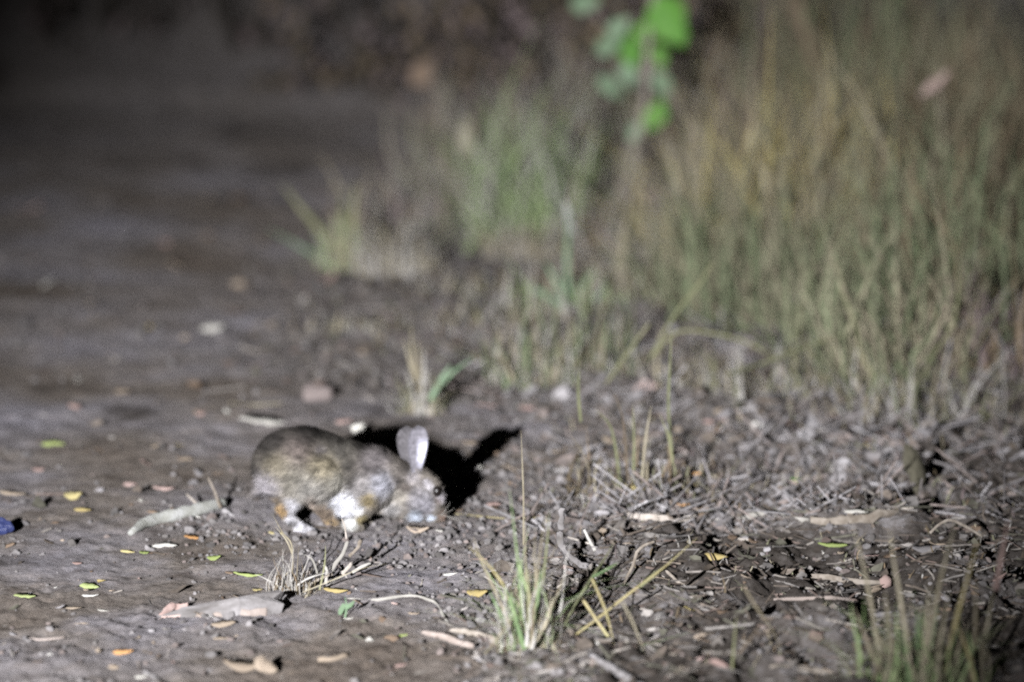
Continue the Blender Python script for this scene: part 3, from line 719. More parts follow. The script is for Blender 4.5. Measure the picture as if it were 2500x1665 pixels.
# tall grass bank on the right
TALL = [(1700, 738, .34, ['green', 'olive', 'straw'], 'short bright green clump at the left foot of the tall grass'),
        (1790, 788, .42, ['green', 'olive', 'green'], 'bright yellow-green clump in the tall grass, left of centre'),
        (1900, 798, .40, ['olive', 'green', 'straw'], 'green clump in the tall grass above the arching stems'),
        (2010, 788, .42, ['straw', 'olive', 'green'], 'straw-tipped green clump in the middle of the tall grass'),
        (2130, 900, .40, ['green', 'olive'], 'dark green clump low in the right part of the tall grass'),
        (2230, 930, .44, ['green', 'straw', 'olive'], 'leaning green clump beside the dark gap at the right'),
        (1680, 640, .40, ['straw', 'pale', 'olive'], 'pale straw clump behind the left foot of the tall grass'),
        (1800, 680, .46, ['straw', 'olive', 'golden'], 'mixed straw clump behind the bright green clump'),
        (1930, 690, .50, ['golden', 'straw', 'olive'], 'golden clump in the upper middle of the tall grass'),
        (2060, 700, .50, ['golden', 'brown', 'straw'], 'golden brown clump right of the golden clump'),
        (2190, 720, .52, ['olive', 'brown', 'straw'], 'brown and olive clump in the upper right of the tall grass'),
        (2330, 740, .55, ['olive', 'brown', 'green'], 'tall dim clump by the right edge above the dark gap'),
        (1760, 500, .50, ['brown', 'straw', 'purple'], 'brownish clump below the pale sapling stem'),
        (1900, 520, .52, ['brown', 'straw', 'purple'], 'dry brown clump just left of the pale sapling foot'),
        (2050, 530, .56, ['brown', 'olive', 'straw'], 'dry brown clump just right of the pale sapling foot'),
        (2200, 540, .60, ['brown', 'straw', 'olive'], 'tall dry clump below the slanting pinkish leaf'),
        (2350, 550, .62, ['straw', 'brown', 'olive'], 'tallest straw clump near the upper right edge'),
        (2480, 560, .60, ['brown', 'olive'], 'dim brown clump cut by the upper right edge'),
        (1650, 420, .50, ['brown', 'pale', 'olive'], 'faint clump right below the bright green leaves'),
        (1820, 380, .60, ['brown', 'purple', 'olive'], 'blurred dark clump at the upper middle right'),
        (2020, 380, .65, ['brown', 'olive', 'green'], 'blurred dark green clump at the top right'),
        (2220, 390, .70, ['olive', 'brown', 'green'], 'blurred olive clump rising to the top edge'),
        (1590, 600, .24, ['brown', 'pale', 'purple'], 'low greyish dead tuft left of the tall grass'), (1540, 700, .16, ['pale', 'brown', 'straw'], 'small faded tuft between seedling and tall grass'),
        (2420, 400, .75, ['brown', 'olive'], 'blurred tall clump in the top right corner')]
PAL_OK = {'purple': 'brown'}
for i, (px, py, h, mats, lab) in enumerate(TALL):
    tuft('grass_clump', lab, 'grass', gp(px + 25 * math.sin(i * 7.3), py + 18 * math.sin(i * 4.1)), h * (1 + .2 * math.sin(i * 5.7)), .20, 10, 230 if i < 6 else (400 if i % 3 else 170), [PAL_OK.get(q, q) for q in mats], 200 + i * 3, .0058, 1.35 if i < 6 else 1.25, 'tall grass clumps on the right bank', mats, .8, .75)
for i, (px, py, h, lab) in enumerate([(1700, 960, .15, 'small ragged tuft in litter below the left foot of the tall grass'), (1850, 985, .12, 'small ragged tuft in litter below the arching stems'), (2000, 960, .16, 'sparse straw tuft between the litter and the tall grass'),
                                      (2130, 1010, .14, 'sparse wispy tuft beside the diagonal stem'), (2330, 1030, .18, 'sparse dim tuft near the right edge above the dark hollow'), (1180, 800, .10, 'wispy pale tuft on the path edge left of the picture centre'), (1120, 720, .09, 'faint straw tuft on the path edge above the stalk tuft'), (880, 800, .05, 'very low straw tuft on the path behind the rabbit')]):
    tuft('sparse_tuft', lab, 'grass', gp(px, py), h, .12, 8, 60, ['straw', 'olive', 'pale'], 600 + i * 3, .005, 1.4, 'sparse tufts at the edge of the tall grass', None, .8, .7)
tuft('dead_shrub', 'dark purplish dead shrub at the right edge of the picture', 'shrub', gp(2440, 900), .30, .16, 14, 220, ['brown', 'dl_grey'], 401, .006, 1.2, None, ['purple', 'brown'], .8)
# background clumps left of the bank
hand_tuft('grass_tuft', 'blurred yellow-green tuft with splayed left blades on the path edge', 'grass', (838, 660), [
    ([(690, 452), (735, 510), (780, 565), (830, 655)], 15, 'olive', .02), ([(655, 560), (720, 595), (780, 630), (830, 660)], 11, 'leaf_dull', -.02),
    ([(835, 470), (838, 540), (840, 655)], 15, 'olive', .05), ([(870, 450), (860, 540), (845, 655)], 15, 'olive', -.05), ([(830, 520), (834, 590), (838, 660)], 15, 'green', .0),
    ([(845, 560), (843, 610), (840, 662)], 16, 'straw', -.03), ([(880, 520), (868, 590), (850, 660)], 13, 'straw', .03), ([(800, 560), (815, 610), (832, 662)], 12, 'straw', -.02)], (0.16, 0.06, 190, ['straw', 'bright', 'pale', 'bright'], .006, .8))
tuft('dry_tuft', 'blurred whitish dry tuft right of the yellow-green tuft', 'grass', gp(965, 668), .16, .10, 14, 170, ['pale', 'straw'], 13, .007, .8)
tuft('dry_tuft', 'blurred tall grey tuft behind the whitish dry tuft', 'grass', gp(960, 560), .16, .16, 10, 200, ['pale', 'straw', 'brown'], 14, .007, .9, None, ['pale', 'purple', 'straw'])
tuft('grass_bush', 'blurred fan-shaped green grass bush below the bright leaves', 'grass', gp(1275, 598), .45, .13, 26, 460, ['green', 'green', 'olive', 'leaf_dull'], 15, .007, 1.5, None, ['bright', 'pale', 'bright', 'green'])
for i, (px, py, h, lab) in enumerate([(1130, 440, .34, 'grey blurred scrub left behind the green grass bush'), (1340, 430, .42, 'grey blurred scrub directly behind the green grass bush'), (1470, 470, .34, 'grey blurred scrub below the hanging green leaves'), (1060, 520, .20, 'low grey scrub behind the whitish dry tuft')]):
    tuft('scrub', lab, 'shrub', gp(px, py), h, .17, 8, 240, ['pale', 'brown', 'straw'], 700 + i * 3, .006, 1.5, 'grey scrub behind the green grass bush', ['pale', 'purple', 'straw', 'olive'], .8, .7)
tuft('dry_tuft', 'blurred straw tuft at the foot of the green grass bush', 'grass', gp(1270, 625), .12, .10, 12, 150, ['straw', 'straw', 'pale'], 16, .007, 1.0)
hand_tuft('seedling', 'thin upright green seedling stem with a leafy foot in the picture centre', 'plant', (1392, 760), [
    ([(1388, 500), (1386, 580), (1384, 660), (1390, 760)], 11, 'leaf_dull', .0, 'stem'), ([(1380, 490), (1388, 530), (1390, 570)], 17, 'dl_grey', .02, 'leaf'),
    ([(1290, 700), (1330, 720), (1385, 755)], 17, 'leaf_dull', -.03, 'leaf'), ([(1460, 650), (1430, 690), (1395, 750)], 11, 'leaf_dull', .03, 'leaf'), ([(1490, 700), (1450, 730), (1398, 755)], 11, 'leaf_dull', -.02, 'leaf'),
    ([(1330, 640), (1360, 690), (1388, 750)], 14, 'leaf_dull', .05, 'leaf')], (0.15, 0.16, 210, ['bright', 'olive', 'straw', 'pale'], .006, 1.3))
# sapling with bright leaves at the top
Yb = gp(1500, 520).y
r = empty('sapling', gp(1500, 520), 'sapling with bright fresh green leaves at the top of the picture', 'sapling')
px_stick('stem', [(1500, 525), (1540, 400), (1575, 260), (1580, 120), (1600, -60)], [7, 7, 6, 5, 4], 'twig', r, Y=[Yb, Yb + .02, Yb + .03, Yb + .02, Yb], on_ground=False)
px_stick('branch', [(1577, 200), (1530, 120), (1470, 60), (1430, 0)], [5, 4, 3, 2], 'twig', r, Y=[Yb + .03, Yb, Yb - .04, Yb - .06], on_ground=False)
def px_leaf(parent, px, py, Y, Lpx, wpx, ang, mat, tilt=0.5, seed=0, name='leaf'):
    p = at(px, py, Y); L = Lpx / FPX * Y
    o = bpy.data.objects.new(name, leaf_data(seed % 9, mat)); COL.objects.link(o)
    me = o.data; k = wpx / Lpx / max(.2, (max(v.co.y for v in me.vertices) - min(v.co.y for v in me.vertices)))
    # leaf plane faces the camera, rotated in it, then tilted
    mt = Matrix.Rotation(math.radians(90) - tilt, 4, 'X') @ Matrix.Rotation(math.radians(ang), 4, 'Z')
    mt = Matrix.Translation(p - (parent.location if parent else Vector())) @ mt @ Matrix.Diagonal((L, L * k, L, 1))
    if parent: o.parent = parent
    o.matrix_basis = mt; return o
for i, (px, py, L, W_, an, mt, dy) in enumerate([(1632, 55, 150, 105, -60, 'leaf_green', 0), (1585, 75, 90, 50, 20, 'leaf_green', .05), (1540, 128, 85, 62, -75, 'leaf_green', -.03), (1486, 112, 70, 50, 30, 'leaf_dull', -.08),
                                                (1512, 65, 70, 45, 40, 'leaf_dull', -.05), (1430, 8, 75, 55, 10, 'leaf_dull', -.08), (1535, 185, 70, 48, -80, 'leaf_dull', .0), (1618, 205, 70, 46, -70, 'leaf_dull', .03), (1600, 280, 85, 55, 65, 'leaf_green', .02),
                                                (1490, 215, 80, 45, -40, 'leaf_dull', .05), (1610, 140, 60, 40, -80, 'leaf_green', .06), (1555, 320, 60, 40, 60, 'leaf_dull', .04)]):
    px_leaf(r, px, py, Yb + dy, L, W_, an, mt, .35, i)
# far dark vegetation and its out-of-focus leaves
Yc = 16.9
for i, (px, py, L, W_, an, mt, lab, Y) in enumerate([(1030, 180, 75, 55, 60, 'dl_brown', 'large blurred pinkish leaf hanging left of the bright sapling', 15.0), (1140, 335, 95, 42, 85, 'straw', 'blurred pale upright leaf below the pinkish leaf', 14.5),
                                                  (2283, 205, 100, 26, 42, 'dl_pink', 'slender pinkish leaf slanting in the upper right grass', 13.2), (1650, 470, 190, 34, 6, 'dl_pink', 'long pinkish dead blade lying level left of the tall grass', 13.6)]):
    r2 = empty('hanging_leaf' if i < 2 else 'dry_leaf', at(px, py, Y), lab, 'leaf')
    px_leaf(r2, px, py, Y, L, W_, an, mt, .3, i + 2, 'leaf_blade')
    b0 = at(px, py, Y); gz = float(hgt(b0.x, b0.y))
    stem = tube_mesh('stalk', [b0 - r2.location, Vector((0.05, .06, (gz - b0.z) * .5)), Vector((.08, .12, gz - b0.z - .02))], [.002, .003, .004], 5, .1, i)
    stem.materials.append(M['twig']); so_ = bpy.data.objects.new('stalk', stem); COL.objects.link(so_); so_.parent = r2
# pale leaning sapling trunk in the grass at the right
Yt = gp(2090, 520).y + .3
r = empty('sapling', gp(2090, 500), 'pale bare sapling stem leaning in the upper right grass', 'sapling')
px_stick('trunk', [(2100, 520), (2075, 410), (2035, 280), (1985, 160), (1955, 40), (1950, -60)], [6, 7, 8, 9, 8, 7], 'brown', r, Y=[Yt - .3, Yt - .2, Yt, Yt, Yt, Yt], on_ground=False)
px_stick('branch', [(1975, 120), (1930, 20), (1900, -50)], [5, 4, 3], 'brown', r, Y=[Yt, Yt + .05, Yt + .1], on_ground=False)
# dark hedge far behind: bushes with stems and leaf mass
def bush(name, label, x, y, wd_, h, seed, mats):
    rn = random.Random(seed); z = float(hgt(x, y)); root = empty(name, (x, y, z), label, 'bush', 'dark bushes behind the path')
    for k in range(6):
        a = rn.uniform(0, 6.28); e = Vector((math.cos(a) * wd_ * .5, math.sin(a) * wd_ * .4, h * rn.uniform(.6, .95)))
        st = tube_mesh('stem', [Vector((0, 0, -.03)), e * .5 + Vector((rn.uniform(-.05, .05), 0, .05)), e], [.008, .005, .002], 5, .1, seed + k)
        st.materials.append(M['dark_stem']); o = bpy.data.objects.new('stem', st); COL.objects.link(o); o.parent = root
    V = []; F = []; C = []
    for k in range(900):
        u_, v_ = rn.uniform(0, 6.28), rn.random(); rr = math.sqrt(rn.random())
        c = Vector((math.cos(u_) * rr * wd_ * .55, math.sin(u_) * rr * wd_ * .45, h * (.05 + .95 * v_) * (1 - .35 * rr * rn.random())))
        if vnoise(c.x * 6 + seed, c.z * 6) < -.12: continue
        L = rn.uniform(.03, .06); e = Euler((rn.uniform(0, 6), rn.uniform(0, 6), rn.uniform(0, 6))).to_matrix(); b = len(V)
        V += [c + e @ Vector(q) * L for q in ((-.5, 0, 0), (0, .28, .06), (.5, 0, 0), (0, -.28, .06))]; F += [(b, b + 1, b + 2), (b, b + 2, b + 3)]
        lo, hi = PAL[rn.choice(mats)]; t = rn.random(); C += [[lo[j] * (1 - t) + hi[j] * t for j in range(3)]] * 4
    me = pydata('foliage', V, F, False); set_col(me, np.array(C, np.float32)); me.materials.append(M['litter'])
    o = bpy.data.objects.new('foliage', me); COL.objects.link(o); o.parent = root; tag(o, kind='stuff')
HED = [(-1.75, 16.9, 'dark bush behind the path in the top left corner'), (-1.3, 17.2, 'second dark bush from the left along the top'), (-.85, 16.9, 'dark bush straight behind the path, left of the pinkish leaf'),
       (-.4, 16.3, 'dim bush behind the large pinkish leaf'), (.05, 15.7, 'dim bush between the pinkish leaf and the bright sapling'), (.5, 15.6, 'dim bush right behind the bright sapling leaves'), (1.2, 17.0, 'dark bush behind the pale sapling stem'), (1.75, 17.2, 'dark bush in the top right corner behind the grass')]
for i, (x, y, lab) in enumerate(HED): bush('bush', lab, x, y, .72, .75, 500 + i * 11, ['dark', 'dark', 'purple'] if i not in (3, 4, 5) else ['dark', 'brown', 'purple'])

# ------------------------------------------------------------------ sticks, wood and single objects on the ground
r = empty('fallen_stick', gp(430, 1280), 'thick grey-green stick on the dirt left of the rabbit', 'stick')
px_stick('stick', [(318, 1306), (365, 1284), (430, 1268), (500, 1252), (545, 1238)], [7, 14, 16, 15, 14], 'mossy', r, lift=.9, seed=3, jitter=.1, sides=11)
yq = gp(540, 1250).y
px_stick('twig', [(538, 1238), (524, 1200), (508, 1165)], [4, 3, 2], 'twig', r, Y=[yq, yq + .03, yq + .06], on_ground=False)
px_stick('twig', [(545, 1244), (570, 1262), (597, 1288)], [7, 6, 4], 'bark', r, Y=[yq, yq - .02, yq - .06], on_ground=False)
px_stick('twig', [(500, 1245), (470, 1220), (455, 1205)], [4, 3, 2], 'twig', r, Y=[yq, yq + .03, yq + .06], on_ground=False)

def wood_slab():
    c = gp(560, 1490); root = empty('wood_chunk', c, 'split grey and pinkish wood chunk lying on the dirt at lower left', 'wood')
    A = [(395, 1506, 9), (450, 1506, 26), (500, 1505, 33), (580, 1502, 42), (640, 1498, 48), (684, 1495, 52)]
    rn = random.Random(5); V = []; F = []; sd = 9
    for i, (px, py, hp) in enumerate(A):
        q = gp(px, py); s = q.y / FPX; h = hp * s
        for j in range(sd):
            t = j / (sd - 1); a = math.pi * t
            yy = -math.cos(a) * h * .9; zz = (math.sin(a) ** .6) * h * 1.0
            V.append(Vector((q.x + rn.uniform(-.004, .004) + .01 * math.sin(j * 2.1) * (i in (0, 5)), q.y + h * .9 + yy, q.z - .004 + zz + rn.uniform(-.002, .002))) - c)
    for i in range(len(A) - 1):
        for j in range(sd - 1):
            a = i * sd + j; F.append((a, a + 1, a + sd + 1, a + sd)[::-1])
        F.append((i * sd, (i + 1) * sd, (i + 1) * sd + sd - 1, i * sd + sd - 1)[::-1])
    F.append(tuple(range(sd))[::-1]); n_ = (len(A) - 1) * sd; F.append(tuple(range(n_, n_ + sd)))
    me = pydata('bark', V, F, False); me.materials.append(M['bark']); o = bpy.data.objects.new('bark', me); COL.objects.link(o); o.parent = root
    # the pinkish split face low on the near side
    V2 = []; rn = random.Random(8)
    top = []; bot = []
    for px in range(470, 690, 20):
        f = (px - 470) / 210; py = 1503 - 12 * f
        q = gp(px, py + 2); top.append(Vector((q.x, q.y - .006, q.z + (6 + 9 * f + rn.uniform(-4, 4)) * q.y / FPX)) - c); bot.append(Vector((q.x, q.y - .012, q.z - .003)) - c)
    V2 = top + bot; k = len(top)
    V2 += [v + Vector((0, .012, 0)) for v in V2]
    F2 = []
    for i in range(k - 1):
        F2 += [(i, i + k, i + k + 1, i + 1), (i, i + 1, i + 1 + 2 * k, i + 2 * k), (i + k, i + 3 * k, i + 3 * k + 1, i + k + 1), (i + 2 * k, i + 2 * k + 1, i + 3 * k + 1, i + 3 * k)]
    F2 += [(0, 2 * k, 3 * k, k), (k - 1, 2 * k - 1, 4 * k - 1, 3 * k - 1)]
    me = pydata('split_face', V2, F2, False); me.materials.append(M['wood']); o = bpy.data.objects.new('split_face', me); COL.objects.link(o); o.parent = root
    px_stick('splinter', [(392, 1503), (420, 1488), (458, 1484)], [4, 11, 8], 'dl_pink', root, seed=4, sides=6, jitter=.2)
    px_stick('splinter', [(395, 1508), (440, 1506), (500, 1502)], [3, 6, 5], 'dl_pink', root, seed=9, sides=6, jitter=.2)
wood_slab()

bm = bmesh.new(); bmesh.ops.create_icosphere(bm, subdivisions=3, radius=1)
for v in bm.verts: v.co *= 1 + .5 * float(fbm(v.co.x * 2.2 + 3, v.co.y * 2.2 + v.co.z * 1.7, 3)); v.co.z *= .75
me = bpy.data.meshes.new('scrap'); bm.to_mesh(me); bm.free(); me.materials.append(M['blue'])
o = bpy.data.objects.new('plastic_scrap', me); COL.objects.link(o); q = gp(4, 1308); o.location = q + Vector((0, 0, .018)); o.scale = (.021, .018, .02); tag(o, 'crumpled dark blue scrap on the dirt at the left edge', 'scrap')
def pebble(px, py, rpx, mat, label, seed, flat=.7, name='pebble', group=None, stretch=1.0):
    bm = bmesh.new(); bmesh.ops.create_icosphere(bm, subdivisions=2, radius=1)
    for v in bm.verts: v.co *= 1 + .8 * float(fbm(v.co.x * 1.9 + seed, v.co.y * 1.9 + v.co.z * 1.3, 3))
    me = bpy.data.meshes.new(name); bm.to_mesh(me); bm.free(); me.materials.append(M[mat]); me.polygons.foreach_set('use_smooth', [True] * len(me.polygons))
    q = gp(px, py); rr = rpx / FPX * q.y
    o = bpy.data.objects.new(name, me); COL.objects.link(o); o.location = q + Vector((0, 0, rr * flat * .7)); o.scale = (rr * stretch, rr, rr * flat); return tag(o, label, 'stone', group)
pebble(877, 1062, 18, 'stone', 'small bright white pebble on the dirt just behind the rabbit back', 2, .95)
pebble(1168, 1150, 11, 'stone', 'small pale pebble catching light beyond the rabbit head shadow', 3, .9)
pebble(770, 978, 32, 'dusty_lump', 'pinkish stone lump on the ground behind the rabbit', 4, .75, stretch=1.1)
pebble(2160, 1430, 18, 'dl_pink', 'small pinkish stone in the dark litter at lower right', 6, .8)

px_thing_stick('straw', 'fine yellow straw running right from the rabbit nose', 'straw', [(1095, 1254), (1150, 1258), (1240, 1266), (1330, 1262)], 1.3, 'golden', sides=5, jitter=.02)
px_thing_stick('root', 'thin pale wiry root bending down across the bare dirt below centre', 'root', [(848, 1462), (920, 1466), (1000, 1456), (1058, 1470), (1080, 1500), (1098, 1530)], [3, 4, 4, 4, 4, 4], 'pale', sides=6)
px_thing_stick('curved_branch', 'gnarled pale curved branch piece standing in litter behind the foreground tuft', 'branch', [(1375, 1240), (1368, 1290), (1372, 1335), (1395, 1365), (1430, 1380), (1475, 1384)], [7, 8, 9, 8, 7, 4], 'bark', Y=[gp(1400, 1385).y - .03] * 6, on_ground=False, jitter=.22, seed=5)
px_thing_stick('branch', 'pale horizontal dead stick behind the foreground tuft', 'stick', [(1475, 1245), (1540, 1262), (1620, 1270), (1700, 1276)], [5, 8, 9, 6], 'twig', jitter=.2)
px_thing_stick('bark_strip', 'long pale flaky bark strip on the ridge of litter at right', 'bark', [(1720, 1268), (1790, 1272), (1870, 1264), (1965, 1270)], [6, 13, 14, 8], 'dl_white' if False else 'pale', jitter=.35, seed=8, flat=.6)
px_thing_stick('branch', 'dim grey branch continuing the litter ridge towards the right edge', 'stick', [(1980, 1276), (2080, 1282), (2170, 1274), (2260, 1252)], [9, 11, 11, 8], 'twig', jitter=.2, seed=9)
px_thing_stick('branch', 'pinkish brown stick lying level in the dark litter at lower right', 'stick', [(1890, 1466), (1960, 1466), (2030, 1462), (2085, 1466)], [3, 5, 5, 4], 'wood', jitter=.15, seed=10)
px_thing_stick('branch', 'grey forked stick lying level above the pinkish brown stick', 'stick', [(1915, 1406), (2000, 1412), (2090, 1424), (2180, 1420)], [6, 8, 8, 5], 'twig', jitter=.15, seed=11)
px_thing_stick('branch', 'thin grey stick lying level below the pinkish brown stick', 'stick', [(1970, 1528), (2040, 1520), (2100, 1518)], [3, 6, 4], 'twig', jitter=.15, seed=12)
px_thing_stick('branch', 'dim pale stick along the bottom edge right of centre', 'stick', [(1880, 1632), (1960, 1640), (2040, 1648), (2110, 1650)], [5, 8, 7, 4], 'twig', jitter=.2, seed=13)
px_thing_stick('branch', 'pale pinkish stick at the left foot of the foreground tuft', 'stick', [(1030, 1545), (1080, 1558), (1120, 1572), (1155, 1580)], [6, 9, 9, 7], 'wood', jitter=.12, seed=14)
px_thing_stick('branch', 'grey stick running into the foreground tuft from the left', 'stick', [(1100, 1540), (1150, 1548), (1205, 1565), (1250, 1590)], [5, 8, 8, 6], 'twig', jitter=.12, seed=15)
px_thing_stick('branch', 'grey weathered stick slanting down right below the foreground tuft', 'stick', [(1440, 1600), (1490, 1635), (1540, 1665), (1590, 1700)], [5, 10, 12, 10], 'bark', jitter=.12, seed=16)
px_thing_stick('branch', 'flat pale splinter lying right of the foreground tuft', 'stick', [(1575, 1612), (1640, 1604), (1725, 1590)], [5, 9, 6], 'twig', jitter=.2, seed=17, flat=.5)
px_thing_stick('branch', 'dark stick lying left of the flat pale splinter', 'stick', [(1400, 1585), (1430, 1580), (1460, 1572)], [4, 6, 4], 'pale', jitter=.2, seed=18)
px_thing_stick('twig', 'short pale curved twig on the dirt near the bottom centre', 'twig', [(778, 1612), (810, 1612), (848, 1602)], [6, 7, 7], 'dl_tan', jitter=.15, seed=19)
px_thing_stick('twig', 'thin forked grey twig rising from the litter right of the curved branch', 'twig', [(1520, 1430), (1545, 1380), (1560, 1340), (1600, 1320)], [3, 4, 4, 3], 'twig', Y=[gp(1520, 1430).y, gp(1520, 1430).y + .02, gp(1520, 1430).y + .05, gp(1520, 1430).y + .08], on_ground=False)
px_thing_stick('twig', 'fine pale twig bent like an elbow right of the long yellow stem', 'twig', [(1625, 1395), (1660, 1425), (1690, 1440), (1700, 1480)], [4, 4, 4, 3], 'twig', jitter=.1)
px_thing_stick('twig', 'short pale twig leaning in the litter under the curved branch', 'twig', [(1425, 1290), (1440, 1320), (1452, 1342)], [3, 4, 4], 'pale', Y=[gp(1450, 1345).y + .05, gp(1450, 1345).y + .02, gp(1450, 1345).y], on_ground=False)
px_thing_stick('twig', 'thin dark twig with a fork at the far right of the litter ridge', 'twig', [(2270, 1300), (2310, 1270), (2350, 1280), (2400, 1310)], [3, 4, 4, 3], 'twig', Y=[9.7, 9.72, 9.75, 9.78], on_ground=False)
px_thing_stick('twig', 'level reddish twig lying on the dirt at lower left of the wood chunk', 'twig', [(65, 1560), (110, 1562), (160, 1556)], [2.5, 3, 2.5], 'wood', jitter=.1)
px_thing_stick('twig', 'pale lilac twig at the bottom edge left of the tan leaves', 'twig', [(350, 1640), (372, 1652), (395, 1675)], [4, 5, 5], 'bark', jitter=.1)
px_thing_stick('straw', 'level bleached straw lying on the path behind the rabbit rump', 'straw', [(560, 985), (620, 990), (690, 986)], [2, 2.6, 2], 'straw')

# stalk in the shade right of the rabbit head shadow
hand_tuft('dry_stalk', 'hair-thin dry stalk standing right of the rabbit head shadow', 'stalk', (1278, 1330), [([(1272, 1050), (1275, 1130), (1278, 1220), (1278, 1330)], 3.5, 'straw', .02, 'stem')])
hand_tuft('seedling', 'tiny green seedling on the bare dirt below the dry tuft', 'seedling', (842, 1508), [([(842, 1455), (846, 1480), (842, 1508)], 5, 'leaf_dull', 0, 'stem'), ([(828, 1512), (832, 1490), (842, 1474)], 14, 'leaf_dull', -.01, 'leaf'), ([(866, 1465), (856, 1476), (844, 1482)], 11, 'leaf_dull', .01, 'leaf')])

# single leaves one can name
for i, (px, py, Lpx, mt, lab, wide, rz) in enumerate([
    (300, 1597, 52, 'dl_orange', 'bright orange leaf alone on the dirt at lower left', .7, .1), (178, 1216, 44, 'dl_yellow', 'rounded yellow leaf on the dirt left of the thick stick', 1.2, .5),
    (202, 1249, 42, 'dl_yellow', 'small yellow leaf touching the rounded yellow leaf', .7, .2), (352, 1352, 26, 'dl_lime', 'tiny lime green leaf in front of the thick stick', 1.0, .7), (312, 1350, 36, 'dl_yellow', 'small yellowish leaf left of the tiny lime leaf', .7, .1),
    (402, 1338, 62, 'dl_white', 'slim bleached leaf right of the tiny lime leaf', .5, .05), (470, 1317, 42, 'dl_orange', 'orange leaf below the right end of the thick stick', .8, .2), (523, 1366, 34, 'dl_lime', 'lime green leaf on the dirt below the orange leaf', .8, .1),
    (218, 1438, 48, 'dl_lime', 'lime green leaf above a white leaf at lower left', .7, 0), (220, 1458, 42, 'dl_white', 'white leaf just under the lime green leaf at lower left', .6, 0), (180, 1488, 40, 'dl_tan', 'tan leaf on the dirt left of a white sliver', .5, .1), (252, 1493, 30, 'dl_white', 'white leaf sliver at lower left', .5, 0),
    (605, 1411, 70, 'dl_lime', 'long yellow-green leaf on the dirt left of the dry tuft', .5, .1), (628, 1443, 28, 'dl_yellow', 'small pale yellow leaf on top edge of the wood chunk', 1.1, .6), (60, 1462, 54, 'dl_lime', 'dull green leaf on the dirt near the left edge', .6, .3), (188, 1377, 24, 'dl_pink', 'small pinkish red leaf casting a dark spot at left', .9, .2),
    (30, 1212, 66, 'dl_tan', 'tan leaf on the dirt at the left edge above the blue scrap', .5, .1), (94, 1150, 34, 'dl_pink', 'pale pink leaf near the left edge above the tan leaf', .9, .8), (318, 1186, 34, 'dl_pink', 'pinkish leaf on the path above the thick stick', 1, .4), (400, 1198, 54, 'dl_pink', 'paired pale pink leaf right of the pinkish path leaf', .7, .3),
    (130, 1090, 60, 'dl_lime', 'blurred yellow-green leaf on the path at left', .6, .1), (455, 1124, 36, 'dl_tan', 'small pale leaf on the path left of the rabbit rump', .6, .1), (640, 1044, 112, 'dl_white', 'long pale straw leaf lying behind the rabbit rump', .55, .05), (520, 808, 60, 'dl_white', 'blurred whitish leaf on the path far behind the rabbit', .9, .4),
    (300, 960, 40, 'dl_tan', 'blurred tan leaf alone on the middle of the path', .8, .2), (840, 1035, 44, 'dl_pink', 'blurred pink leaf beside the white pebble', .7, .2), (598, 1640, 105, 'dl_tan', 'large orange-tan curled leaf at the bottom edge', .55, .15), (545, 1530, 60, 'dl_tan', 'peach leaf fragment below the wood chunk', .6, .1), (540, 1562, 40, 'dl_tan', 'small peach leaf fragment under the peach fragment', .7, .2),
    (345, 1655, 34, 'dl_white', 'pale rounded leaf at the bottom edge left of centre', 1, .1), (820, 1448, 60, 'dl_yellow', 'yellow leaf under the dry tuft in front of the rabbit', .6, .1), (1165, 1455, 52, 'dl_yellow', 'golden yellow leaf left of the foreground tuft', .8, .2), (985, 1553, 24, 'dl_lime', 'small lime leaf on the bare dirt at bottom centre', 1.1, .5), (852, 1512, 26, 'dl_white', 'tiny white leaf at the foot of the green seedling', .6, .1),
    (1100, 1405, 36, 'dl_white', 'tiny white leaf on dark litter left of the tuft blades', .7, .2), (1745, 1366, 62, 'dl_yellow', 'yellow-green leaf propped in the dark litter at right', .9, .1), (2032, 1339, 74, 'dl_lime', 'bright lime leaf in the dark litter at right', .45, .25), (1556, 1198, 66, 'dl_yellow', 'curled yellow leaf at the foot of the dry stalks', .7, -.8), (1668, 1234, 34, 'dl_orange', 'orange leaf right of the curled yellow leaf', .8, .1),
    (1745, 1036, 62, 'dl_pink', 'pink leaf in the grey litter right of the dry stalks', .6, .15), (1205, 1235, 40, 'dl_pink', 'pink leaf lying right of the rabbit nose shadow', .8, .1), (2090, 1255, 62, 'dl_white', 'bright white leaf on the litter ridge at right', .6, .05), (2265, 1350, 80, 'dl_grey', 'long grey leaf in the dark litter at lower right', .5, .25), (1415, 1220, 60, 'dl_white', 'pale grey leaf lump behind the curved branch', 1.2, .4),
    (1945, 1175, 34, 'leaf_green', 'small green leaf lit in the shaded litter at right', .8, .2), (1020, 1300, 56, 'dl_tan', 'tan leaf half buried just below the rabbit chin', .8, .1), (1080, 1300, 34, 'dl_white', 'bleached leaf bit right of the tan leaf below the chin', .7, .1), (1700, 1155, 44, 'dl_orange', 'dull orange leaf in grey litter right of the dry stalks', .8, .4),
    (675, 1306, 40, 'dl_yellow', 'small yellow leaf below the rabbit hind foot', .7, .2), (2110, 1095, 60, 'dl_yellow', 'pale yellowish leaf in litter below the diagonal stem', .7, .1), (1010, 1500, 30, 'dl_tan', 'small tan leaf under the thin wiry root', .8, .1), (2150, 1505, 60, 'dl_grey', 'grey curled leaf between the level sticks at lower right', .5, .1)]):
    rn = random.Random(900 + i); q = gp(px, py); L = Lpx / FPX * q.y
    leaf_at('fallen_leaf', q, L, mt, lab, 'leaf', None, (0.30 + rn.uniform(-.12, .25), rn.uniform(-.12, .12), rz * .6), seed=900 + i, wide=wide * 1.3, lift=.14)
